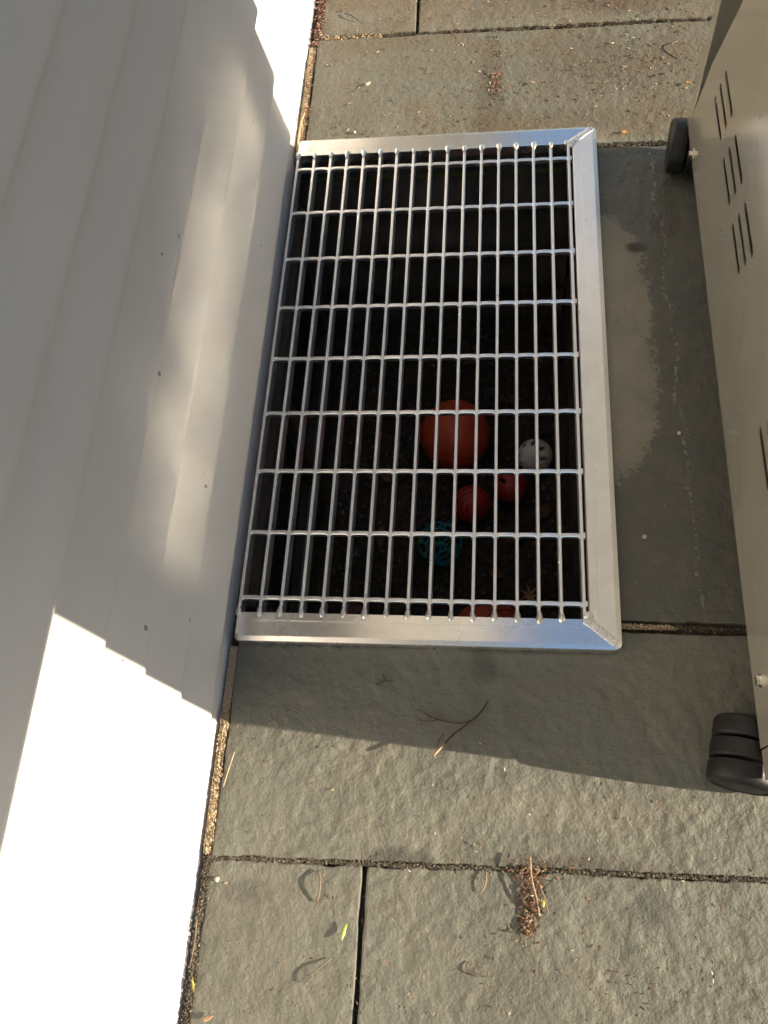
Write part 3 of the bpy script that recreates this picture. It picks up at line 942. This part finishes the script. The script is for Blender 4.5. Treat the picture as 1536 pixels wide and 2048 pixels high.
holed_ball('perforated_ball', 'red plastic ball with oblong holes in front of the white holed ball', RED, (0.3891, -0.3949, FL + 0.0365), 0.0365, R2)
# basketball: body with dark seams
bk = (0.3497, -0.7393, FL + 0.076)
bb = ball('basketball', 'orange basketball with black seams half hidden under the lower grate frame', BASKET, (0, 0, 0), 0.076)
bb.location = bk
bb.rotation_euler = (0.6, 0.5, 0.4)
bm = bmesh.new()
def ring_tube(bm, c, axis, R, r, n=48, k=6):
    q = Vector(axis).normalized().to_track_quat('Z', 'Y').to_matrix()
    rings = []
    for i in range(n):
        a = 2 * math.pi * i / n
        rings.append([bm.verts.new(Vector(c) + q @ Vector(((R + r * math.cos(b)) * math.cos(a), (R + r * math.cos(b)) * math.sin(a), r * math.sin(b)))) for b in [2 * math.pi * j / k for j in range(k)]])
    for i in range(n):
        a, b = rings[i], rings[(i + 1) % n]
        for j in range(k):
            bm.faces.new((a[j], b[j], b[(j + 1) % k], a[(j + 1) % k]))
for ax in ((1, 0, 0), (0, 1, 0)):
    ring_tube(bm, (0, 0, 0), ax, 0.0755, 0.0013)
for s in (-1, 1):
    ring_tube(bm, (0, 0, s * 0.040), (0, 0, 1), 0.0643, 0.0013)
obj('seam', bm, BLACKRUB, bb)
# open lattice ball of linked rings
lat = empty('lattice_ball', (0.2483, -0.5294, FL + 0.0455))
tag(lat, 'teal and green open lattice ball of linked rings', 'ball', 'balls lost in the window well')
bm_t, bm_g = bmesh.new(), bmesh.new()
ico = bmesh.new(); bmesh.ops.create_icosphere(ico, subdivisions=1, radius=1.0)
dirs = [v.co.normalized() for v in ico.verts] + [f.calc_center_median().normalized() for f in ico.faces]
ico.free()
RA = 0.0435
for k, d in enumerate(dirs):
    al = 0.36 if k < 12 else 0.285
    ring_tube(bm_g if k in (3, 16, 19, 24, 14) else bm_t, d * RA * math.cos(al), d, RA * math.sin(al), 0.0022, 24, 6)
obj('ring_shell', bm_t, TEAL, lat, smooth=True)
obj('ring_shell', bm_g, GREENPL, lat, smooth=True)

# dead leaves on the well floor
def leaf_mesh(L, W, seed, n=7, lobes=0):
    bm = bmesh.new()
    rr = random.Random(seed)
    rows = []
    for i in range(n + 1):
        t = i / n
        w = W * (math.sin(math.pi * min(1, t * 0.97 + 0.015)) ** 0.8) * (1 + 0.25 * rr.uniform(-1, 1))
        z = 0.25 * L * (t - 0.5) ** 2 * rr.uniform(0.6, 1.4)
        x = L * (t - 0.5)
        rows.append([bm.verts.new((x, s * w, z + abs(s) * W * 0.35 + 0.0006 * rr.uniform(-1, 1))) for s in (-1, 0, 1)])
    for a, b in zip(rows, rows[1:]):
        for k in range(2):
            bm.faces.new((a[k], a[k + 1], b[k + 1], b[k]))
    return bm
def leaf(name, label, mat, loc, rot, L, W, seed, cat='leaf', grp=None, th=0.0004):
    o = obj(name, leaf_mesh(L, W, seed), mat, None, smooth=True, loc=loc)
    o.rotation_euler = rot
    md = o.modifiers.new('thickness', 'SOLIDIFY'); md.thickness = th
    return tag(o, label, cat, grp)
rr = random.Random(77)
for k, (x, y, where) in enumerate(((0.12, -0.50, 'left of the teal lattice ball'), (0.17, -0.20, 'left of the large orange ball'), (0.39, -0.17, 'behind the white holed ball'),
                                   (0.30, -0.06, 'far behind the large orange ball'), (0.40, -0.50, 'right of the red ribbed ball'), (0.455, -0.44, 'right of the red holed ball'),
                                   (0.07, -0.66, 'in the lower left of the well'), (0.36, -0.58, 'between lattice ball and pale star shaped leaf'), (0.13, -0.36, 'in the left middle of the well'))):
    o = leaf('dead_leaf', 'curled brown dead leaf ' + where, LEAFBROWN, (x, y, FL + 0.006), (rr.uniform(-.35, .35), rr.uniform(-.3, .3), rr.uniform(0, 6.28)),
             rr.uniform(0.035, 0.055), rr.uniform(0.009, 0.015), 300 + k, grp='dead leaves on the window well floor')
# pale star shaped leaf
bm = bmesh.new()
c = bm.verts.new((0, 0, 0.002))
tips = []
for k in range(14):
    a = 2 * math.pi * k / 14
    r = 0.024 if k % 2 == 0 else 0.008
    tips.append(bm.verts.new((r * math.cos(a), r * math.sin(a), 0.006 * (k % 2 == 0) - 0.001 * (k % 3))))
for k in range(14): bm.faces.new((c, tips[k], tips[(k + 1) % 14]))
o = obj('star_leaf', bm, LEAFPALE, None, loc=(0.4293, -0.6239, FL + 0.008))
md = o.modifiers.new('thickness', 'SOLIDIFY'); md.thickness = 0.0006
tag(o, 'pale dry leaf with pointed lobes on the window well floor', 'leaf')

# ------------------------------------------------------------------ gas grill
GX, GY = 0.6680, -0.003
grill = empty('barbecue_grill', (GX, GY, 0), 0.006)
tag(grill, 'stainless steel barbecue grill on casters with its slotted back towards the wall', 'grill')
# local frame: x=0 back face, y from 0 (far) to -1.04 (near)
GL, GB, GT, GD = 1.044, 0.090, 0.872, 0.40
def sheet_with_slots(name, outline, slots, mat, parent, thick=0.0015, z_axis_x=0.0):
    """flat sheet in the local y-z plane at x=0 .. thick, with slotted openings cut through"""
    bm = bmesh.new()
    loops = [outline] + slots
    edges = []
    for lp in loops:
        vs = [bm.verts.new((0, y, z)) for y, z in lp]
        for a, b in zip(vs, vs[1:] + vs[:1]): edges.append(bm.edges.new((a, b)))
    bmesh.ops.triangle_fill(bm, use_beauty=True, use_dissolve=False, edges=edges, normal=(-1, 0, 0))
    ret = bmesh.ops.extrude_face_region(bm, geom=list(bm.faces))
    for v in [e for e in ret['geom'] if isinstance(e, bmesh.types.BMVert)]: v.co.x += thick
    bmesh.ops.recalc_face_normals(bm, faces=bm.faces)
    return obj(name, bm, mat, parent, loc=(z_axis_x, 0, 0))
def slot(y0, y1, z, h=0.0112):
    r = h / 2
    pts = []
    for k in range(9):
        a = -H + math.pi * k / 8
        pts.append((max(y0, y1) - r + r * math.cos(a), z + r * math.sin(a)))
    for k in range(9):
        a = H + math.pi * k / 8
        pts.append((min(y0, y1) + r + r * math.cos(a), z + r * math.sin(a)))
    return pts
slots = []
for ys in (-0.124, -0.241, -0.3565, -0.664, -0.7815, -0.898):
    for k, z in enumerate((0.240, 0.2685, 0.297)):
        y = ys - 0.0095 * k - GY
        slots.append(slot(y, y - 0.0825, z))
# panel with a slanting far edge that leaves a wedge opening beside the corner post
panel_outline = [(-1.0085, GB), (-0.0295, GB), (-0.0295, 0.128), (-0.066, 0.252), (-0.132, 0.394), (-0.30, 0.66), (-0.42, GT - 0.02), (-1.0085, GT - 0.02)]
sheet_with_slots('back_panel', panel_outline, slots, PANEL, grill)
box('corner_post', PANEL, grill, 0.0, 0.0300, -0.0285, 0.0, GB, GT - 0.002, 0.0012)
box('corner_post', PANEL, grill, 0.0008, 0.032, -GL, -1.0100, GB, GT - 0.002, 0.0012)
box('inner_sheet', DARKSTEEL, grill, 0.030, 0.032, -1.009, -0.029, GB + 0.012, GT - 0.003)
box('side_panel', PANEL, grill, 0.033, GD, -0.060, -0.0585, GB, GT - 0.003)
box('side_panel', PANEL, grill, 0.033, GD, -1.0265, -1.025, GB, GT - 0.003)
box('bottom_shelf', DARKSTEEL, grill, 0.034, GD - 0.003, -1.0245, -0.0605, GB + 0.001, GB + 0.012)
for (a, b) in ((-0.541, -0.0615), (-1.0235, -0.544)):
    d = box('door', PANEL, grill, GD - 0.002, GD + 0.018, a, b, GB + 0.012, 0.66, 0.002)
    bm = bmesh.new()
    yy = b - 0.43 if a < -0.6 else a + 0.43
    yy = (a + 0.05) if a > -0.6 else (b - 0.05)
    add_tube(bm, [(GD + 0.018, yy, 0.36), (GD + 0.05, yy, 0.37), (GD + 0.05, yy, 0.60), (GD + 0.018, yy, 0.61)], 0.007, 10)
    h_ = obj('handle', bm, CHROME, d, smooth=True)
fp = box('control_panel', PANEL, grill, GD - 0.001, 0.5, -1.02, -0.062, 0.672, 0.86, 0.004)
for k in range(4):
    bm = bmesh.new(); add_cyl(bm, (0.514, -0.16 - k * 0.21, 0.765), (1, 0, 0), 0.026, 0.03, 24, 0.003)
    obj('knob', bm, BLACKRUB, fp)
# cook box, lid and side shelves (above the frame, they cast the shade)
box('cook_box', DARKSTEEL, grill, 0.034, 0.496, -1.02, -0.064, GT - 0.001, 1.0, 0.004)
bm = bmesh.new()
lp = [(0.03, 1.002), (0.03, 1.07)] + [(0.24 - 0.21 * math.cos(a), 1.07 + 0.17 * math.sin(a)) for a in [math.pi * k / 10 / 2 for k in range(1, 11)]] + [(0.42, 1.20), (0.49, 1.05), (0.49, 1.002)]
va = [bm.verts.new((x, -1.018, z)) for x, z in lp]; vb = [bm.verts.new((x, -0.066, z)) for x, z in lp]
n = len(lp)
for k in range(n): bm.faces.new((va[k], va[(k + 1) % n], vb[(k + 1) % n], vb[k]))
bm.faces.new(list(reversed(va))); bm.faces.new(vb)
bmesh.ops.recalc_face_normals(bm, faces=bm.faces)
lid = obj('lid', bm, PANEL, grill)
bm = bmesh.new()
add_tube(bm, [(0.47, -0.95, 1.10), (0.53, -0.95, 1.11), (0.53, -0.13, 1.11), (0.47, -0.13, 1.10)], 0.011, 12)
obj('handle', bm, CHROME, lid, smooth=True)
box('side_shelf', PANEL, grill, 0.02, 0.50, -1.44, -GL - 0.001, GT, GT + 0.035, 0.004)
box('side_shelf', PANEL, grill, 0.02, 0.50, 0.001, 0.40, GT, GT + 0.035, 0.004)
# bolts
def bolt(y, z):
    bm = bmesh.new()
    add_cyl(bm, (-0.0010, y, z), (1, 0, 0), 0.0086, 0.0018, 24)
    add_cyl(bm, (-0.0040, y, z), (1, 0, 0), 0.0060, 0.0050, 6)
    return obj('bolt', bm, CHROME, grill)
bolt(-0.088 - GY, 0.100)
bolt(-0.9395 - GY, 0.1265)
# casters: twin wheels under a hood
def caster(x, y, rz, r=0.0415):
    c = empty('caster', (x, y, 0), rz); c.parent = grill
    bm = bmesh.new()
    add_lathe(bm, (0, 0, r), (0, 1, 0), [(r * 0.94, -0.0115), (r * 0.985, -0.0105), (r, -0.0085), (r, 0.0085), (r * 0.985, 0.0105), (r * 0.94, 0.0115)], 40)
    bmw = bmesh.new()
    for s in (-1, 1):
        b2 = bmesh.new()
        p = [(0.008, -0.0125), (r * 0.70, -0.0125), (r * 0.74, -0.0105), (r * 0.80, -0.0105), (r * 0.84, -0.0125), (r * 0.93, -0.0125), (r, -0.0075), (r, 0.0095), (r * 0.97, 0.0125), (0.008, 0.0125)]
        if s > 0: p = [(a, -h) for a, h in reversed(p)]
        add_lathe(b2, (0, s * 0.0275, r), (0, 1, 0), p, 40)
        o = obj('wheel', b2, BLACKRUB, c, smooth=False)
        for f in o.data.polygons: f.use_smooth = len(f.vertices) == 4
    bmw.free()
    obj('hub_housing', bm, BLACKRUB, c)
    bm = bmesh.new(); add_cyl(bm, (0.018, 0, r + 0.035), (0, 0, 1), 0.007, 0.022, 16)
    obj('stem', bm, CHROME, c)
    return c
caster(0.6625 - GX, -1.0105 - GY, -0.22)
caster(0.686 - GX, -0.014 - GY, 1.45, 0.0435)
caster(GD - 0.05, -0.98 - GY, 0.3)
caster(GD - 0.05, -0.11 - GY, -0.4)

# ------------------------------------------------------------------ twigs, leaves and litter on the slabs
def twig(name, label, mat, branches, cat='twig', grp=None, n=6):
    """branches: list of (points, r_start, r_end)"""
    bm = bmesh.new()
    for pts, ra, rb in branches:
        P = spline(pts, 5)
        k = len(P)
        ra *= 1.05; rb *= 1.05
        add_tube(bm, P, [ra + (rb - ra) * i / (k - 1) + 0.12 * ra * mnoise.noise(p * 260) for i, p in enumerate(P)], n)
    o = obj(name, bm, mat, None, smooth=True)
    return tag(o, label, cat, grp)

tw = twig('twig', 'forked dark twig half in the shadow below the grate, its sunlit tip coloured paler', TWIG,
     [([(0.3545, -0.9470, 0.003), (0.3455, -0.962, 0.005), (0.334, -0.9745, 0.008), (0.3098, -0.9960, 0.017), (0.2990, -1.0090, 0.022)], 0.0011, 0.0014),
      ([(0.334, -0.9745, 0.008), (0.3200, -0.9790, 0.007), (0.3075, -0.9786, 0.006), (0.2839, -0.9735, 0.004), (0.2599, -0.9620, 0.003)], 0.0012, 0.0008),
      ([(0.2900, -0.9750, 0.005), (0.275, -0.9775, 0.004), (0.262, -0.9760, 0.003)], 0.0008, 0.0006)])
bm = bmesh.new()
add_tube(bm, spline([(0.2990, -1.0090, 0.022), (0.2925, -1.0170, 0.0245), (0.2855, -1.0255, 0.027)], 4), 0.0016, 7)
tip = obj('sunlit_tip', bm, TWIGPALE, tw, smooth=True)  # sunlight on the tip put into its colour, paler than the rest
tip['label'] = 'tip of the twig, coloured pale for the sun on it'
twig('twig', 'thin short twig between the forked twig and the shadow edge', TWIGDARK, [([(0.296, -0.993, 0.003), (0.291, -1.000, 0.004), (0.2885, -1.010, 0.005)], 0.0006, 0.0007)])
twig('straw_stalk', 'pale thin stalk leaning near the wall foot in the sun', STRAW, [([(0.0042, -1.0740, 0.001), (0.009, -1.052, 0.003), (0.0150, -1.0285, 0.0055)], 0.0008, 0.0007)], 'stalk')
twig('twig', 'short bent brown twig standing proud on the left lower slab', TWIGGREY, [([(0.1430, -1.1705, 0.0008), (0.1468, -1.1830, 0.0068), (0.1468, -1.1950, 0.006), (0.1435, -1.2070, 0.0008)], 0.0012, 0.0013)])
twig('twig', 'slim slanting twig lying below the green leaf', TWIGGREY, [([(0.1670, -1.2690, 0.0008), (0.1560, -1.2785, 0.0040), (0.1430, -1.2885, 0.0040), (0.1290, -1.2965, 0.0006)], 0.0009, 0.0008)])
twig('twig', 'small dark hooked twig right of the lower vertical joint', TWIGDARK, [([(0.3355, -1.2615, 0.0008), (0.3318, -1.2650, 0.0016), (0.3335, -1.2725, 0.0016), (0.3455, -1.2766, 0.0008)], 0.0009, 0.0006)])
twig('twig', 'dark knobbly twig scrap on the shaded slab below the grate', TWIGDARK, [([(0.203, -0.930, 0.003), (0.214, -0.925, 0.003), (0.225, -0.926, 0.004)], 0.0009, 0.0007), ([(0.213, -0.925, 0.003), (0.211, -0.915, 0.005)], 0.0007, 0.0005)])
twig('twig', 'long thin twig on the far left upper slab', TWIG, [([(0.052, 0.428, 0.004), (0.066, 0.418, 0.006), (0.0823, 0.4046, 0.003)], 0.0010, 0.0008)])
twig('twig', 'angled twig on the upper slab beside the grill', TWIGGREY, [([(0.690, 0.291, 0.003), (0.678, 0.281, 0.006), (0.683, 0.264, 0.006), (0.692, 0.247, 0.003)], 0.0011, 0.0009)])
twig('twig', 'tiny hooked twig beside the far caster', TWIGGREY, [([(0.628, -0.096, 0.003), (0.636, -0.088, 0.004), (0.645, -0.094, 0.004), (0.647, -0.104, 0.003)], 0.0007, 0.0006)])
twig('straw_stalk', 'yellow grass straw tucked between wall and grate corner', STRAW,
     [([(-0.0030, 0.156, 0.006), (-0.0065, 0.128, 0.008), (-0.0085, 0.100, 0.006), (-0.0085, 0.070, 0.004), (-0.0060, 0.040, 0.004)], 0.0011, 0.0015),
      ([(-0.0080, 0.150, 0.004), (-0.0100, 0.115, 0.006), (-0.0095, 0.085, 0.004)], 0.0007, 0.0007)], 'straw')
twig('straw_stalk', 'brown straw along the wall foot at the bottom', TWIGGREY, [([(-0.0075, -1.235, 0.004), (-0.006, -1.262, 0.005), (-0.0085, -1.290, 0.003)], 0.0010, 0.0007)], 'straw')
leaf('leaf', 'small bright green leaf on the left lower slab', LEAFGREEN, (0.1808, -1.2385, 0.0030), (0.5, 0.10, 1.33), 0.0215, 0.0024, 501)
leaf('leaf', 'narrow yellow leaf at the wall foot near the bottom', LEAFYELLOW, (-0.0015, -1.309, 0.003), (0.4, 0.1, 1.9), 0.017, 0.0016, 502)
leaf('leaf', 'small orange dry leaf by the joint beside the far caster', LEAFORANGE, (0.5825, 0.0690, 0.004), (0.2, 0.1, 0.2), 0.013, 0.0026, 503)
leaf('wood_chip', 'pale flat wood chip in the bottom left corner', LEAFPALE, (0.0228, -1.3425, 0.003), (0.1, 0.1, 0.5), 0.016, 0.0030, 504, cat='wood chip', th=0.0015)
leaf('bark_flake', 'pale bark flake on the sunlit slab above the grate', PEBBLE, (0.113, 0.225, 0.003), (0.2, 0.1, 0.9), 0.013, 0.0030, 505, cat='bark flake', th=0.001)
leaf('leaf', 'pinkish dry leaf scrap on the upper slab near the grill', LEAFORANGE, (0.7008, 0.1803, 0.004), (0.3, 0.2, 2.4), 0.011, 0.0035, 506)
leaf('leaf', 'rolled brown leaf on the upper slab right of the red bark clump', LEAFPALE, (0.424, 0.203, 0.004), (0.3, 0.2, 2.2), 0.017, 0.0025, 507)
leaf('leaf', 'dark curled leaf scrap near the right joint at the top', LEAFBROWN, (0.655, 0.205, 0.004), (0.3, 0.2, 2.9), 0.016, 0.0035, 508)

def pebble(label, x, y, r, seed):
    bm = bmesh.new()
    bmesh.ops.create_icosphere(bm, subdivisions=2, radius=r)
    for v in bm.verts: v.co *= 1 + 0.28 * mnoise.noise(v.co * (1.4 / r) + Vector((seed, 0, 0)))
    return tag(obj('pebble', bm, PEBBLE, None, smooth=True, loc=(x, y, r * 0.7 + 0.001)), label, 'pebble')
pebble('tiny pale pebble on the damp slab nearest the grill', 0.6316, -0.5392, 0.0028, 1)
pebble('grey pebble on the damp slab beside the lower half of the grate', 0.5719, -0.7067, 0.0032, 5)
pebble('white pebble on the sunlit slab near the upper left grate corner', 0.096, 0.102, 0.0028, 9)
pebble('pale pebble at the wall foot beside the lower left slab', 0.012, -1.188, 0.0034, 12)

def shards(name, spots, mat, label, cat, size=(0.0014, 0.004), seed=3, parent=None):
    """thin curled flakes and stubs, one small shape each, joined: litter nobody could count"""
    r = random.Random(seed)
    V, F = [], []
    for (x, y, z) in spots:
        L = r.uniform(*size); W = L * r.uniform(0.2, 0.55); T = L * r.uniform(0.12, 0.3)
        a = r.uniform(0, 6.28); tl = r.uniform(-0.5, 0.5)
        ca, sa = math.cos(a), math.sin(a)
        b = len(V)
        for (u, v, w) in ((-1, -.7, 0), (0, -1, .5), (1, -.3, .2), (1, .4, .3), (0, 1, .7), (-1, .6, .1), (0, 0, 1.4), (0, 0, -.5)):
            px, py, pz = u * L, v * W, w * T + u * L * tl * 0.5
            V.append((x + ca * px - sa * py, y + sa * px + ca * py, z + abs(L * tl * 0.4) + pz))
        for k in range(6):
            F.append((b + k, b + (k + 1) % 6, b + 6)); F.append((b + (k + 1) % 6, b + k, b + 7))
    o = obj_pd(name, V, F, mat, parent)
    return tag(o, label, cat, kind='stuff')

rr = random.Random(5)
def gauss_spots(n, cx, cy, sx, sy, z=0.001):
    return [(rr.gauss(cx, sx), rr.gauss(cy, sy), z) for _ in range(n)]
# loose crumbs over the upper slabs
sp = [(rr.uniform(0.02, 0.72), rr.uniform(0.065, 0.47), 0.0012) for _ in range(560)]
sp += gauss_spots(70, 0.50, 0.235, 0.09, 0.05) + gauss_spots(60, 0.62, 0.30, 0.05, 0.07) + gauss_spots(90, 0.60, 0.435, 0.07, 0.022)
sp += gauss_spots(60, 0.355, 0.225, 0.016, 0.075) + gauss_spots(70, 0.55, 0.40, 0.12, 0.05) + gauss_spots(70, 0.62, 0.24, 0.07, 0.06) + gauss_spots(30, 0.10, 0.41, 0.05, 0.03)
sp = [s for s in sp if 0.005 < s[0] < 0.75 and 0.08 < s[1] < 0.5]
shards('leaf_litter', sp, LITTER, 'brown leaf and bark crumbs scattered on the slabs beyond the grate', 'leaf litter', (0.0010, 0.0036), 61)
sp = [(rr.uniform(0.02, 0.75), rr.uniform(-1.36, -1.0), 0.0012) for _ in range(230)] + gauss_spots(80, 0.60, -1.29, 0.09, 0.05) + gauss_spots(35, 0.36, -1.15, 0.07, 0.018) + gauss_spots(25, 0.40, -1.22, 0.05, 0.05)
shards('leaf_litter', sp, LITTER, 'dark crumbs scattered on the slabs below the grate', 'leaf litter', (0.0008, 0.0026), 62)
sp = [(rr.uniform(0.545, 0.66), rr.uniform(-0.8, 0.02), 0.0012) for _ in range(36)] + gauss_spots(8, 0.549, -0.50, 0.01, 0.03) + [(rr.uniform(0.05, 0.6), rr.uniform(-1.0, -0.89), 0.001) for _ in range(20)]
shards('leaf_litter', sp, LITTER, 'few crumbs on the damp shaded slab beside the grill', 'leaf litter', (0.0006, 0.0016), 63)
# bark crumbs piled along the wall foot at the top
sp = [(rr.gauss(-0.002 + 0.004 * (y > 0.36), 0.004 + 0.003 * (y > 0.36)), y, rr.uniform(-0.004, 0.003)) for y in [rr.uniform(0.345, 0.56) for _ in range(620)]]
sp += [(rr.gauss(-0.004, 0.0028), y, rr.uniform(-0.004, 0.002)) for y in [rr.uniform(0.06, 0.345) for _ in range(150)]] + gauss_spots(40, 0.0, 0.158, 0.006, 0.012, 0.002)
sp = [s for s in sp if s[0] > -0.0125]
shards('bark_litter', sp, REDLITTER, 'reddish bark crumbs heaped along the wall foot beyond the grate', 'bark litter', (0.0012, 0.0034), 64)
sp = gauss_spots(46, 0.357, 0.228, 0.006, 0.014, 0.002) + gauss_spots(22, 0.352, 0.20, 0.006, 0.008, 0.0015)
shards('bark_litter', sp, REDLITTER, 'reddish bark clump on the sunlit slab above the grate', 'bark litter', (0.0014, 0.004), 65)
# heap of brown litter by the lower joint
sp = []
for _ in range(620):
    t = rr.random() ** 0.9
    y = -1.150 - 0.078 * t
    hw = 0.019 * (1 - 0.62 * t) + 0.002
    u = rr.gauss(0, 0.5)
    u = max(-1.2, min(1.2, u))
    sp.append((0.4115 - 0.006 * t + hw * u, y, 0.001 + 0.0085 * max(0, 1 - abs(u)) * (1 - 0.4 * t) * rr.random()))
sp += gauss_spots(40, 0.41, -1.155, 0.02, 0.006, 0.001) + gauss_spots(24, 0.405, -1.232, 0.008, 0.006, 0.001)
shards('litter_heap', sp, LITTER, 'small heap of rusty brown litter by the lower slab joint', 'litter heap', (0.0010, 0.0030), 66)
twig('twig', 'pale twig lying across the rusty litter heap', TWIGPALE, [([(0.4085, -1.140, 0.010), (0.4100, -1.165, 0.012), (0.4165, -1.190, 0.011), (0.4190, -1.2060, 0.007)], 0.0011, 0.0009)])
twig('twig', 'grey twig on the right flank of the rusty litter heap', TWIGGREY, [([(0.4190, -1.170, 0.007), (0.4255, -1.187, 0.007), (0.4300, -1.2040, 0.004)], 0.0009, 0.0011)])
leaf('leaf', 'tiny yellow leaf on the rusty litter heap', LEAFYELLOW, (0.4235, -1.1925, 0.0105), (0.3, 0.3, 1.5), 0.010, 0.0024, 511)
twig('twig', 'fine orange tipped twig left of the rusty litter heap', TWIGPALE, [([(0.355, -1.160, 0.003), (0.3545, -1.172, 0.005), (0.350, -1.184, 0.003)], 0.0006, 0.0008)])
twig('twig', 'thin dark twig on the slab left of the rusty litter heap', TWIGDARK, [([(0.375, -1.224, 0.002), (0.386, -1.226, 0.003), (0.395, -1.219, 0.003)], 0.0006, 0.0007)])
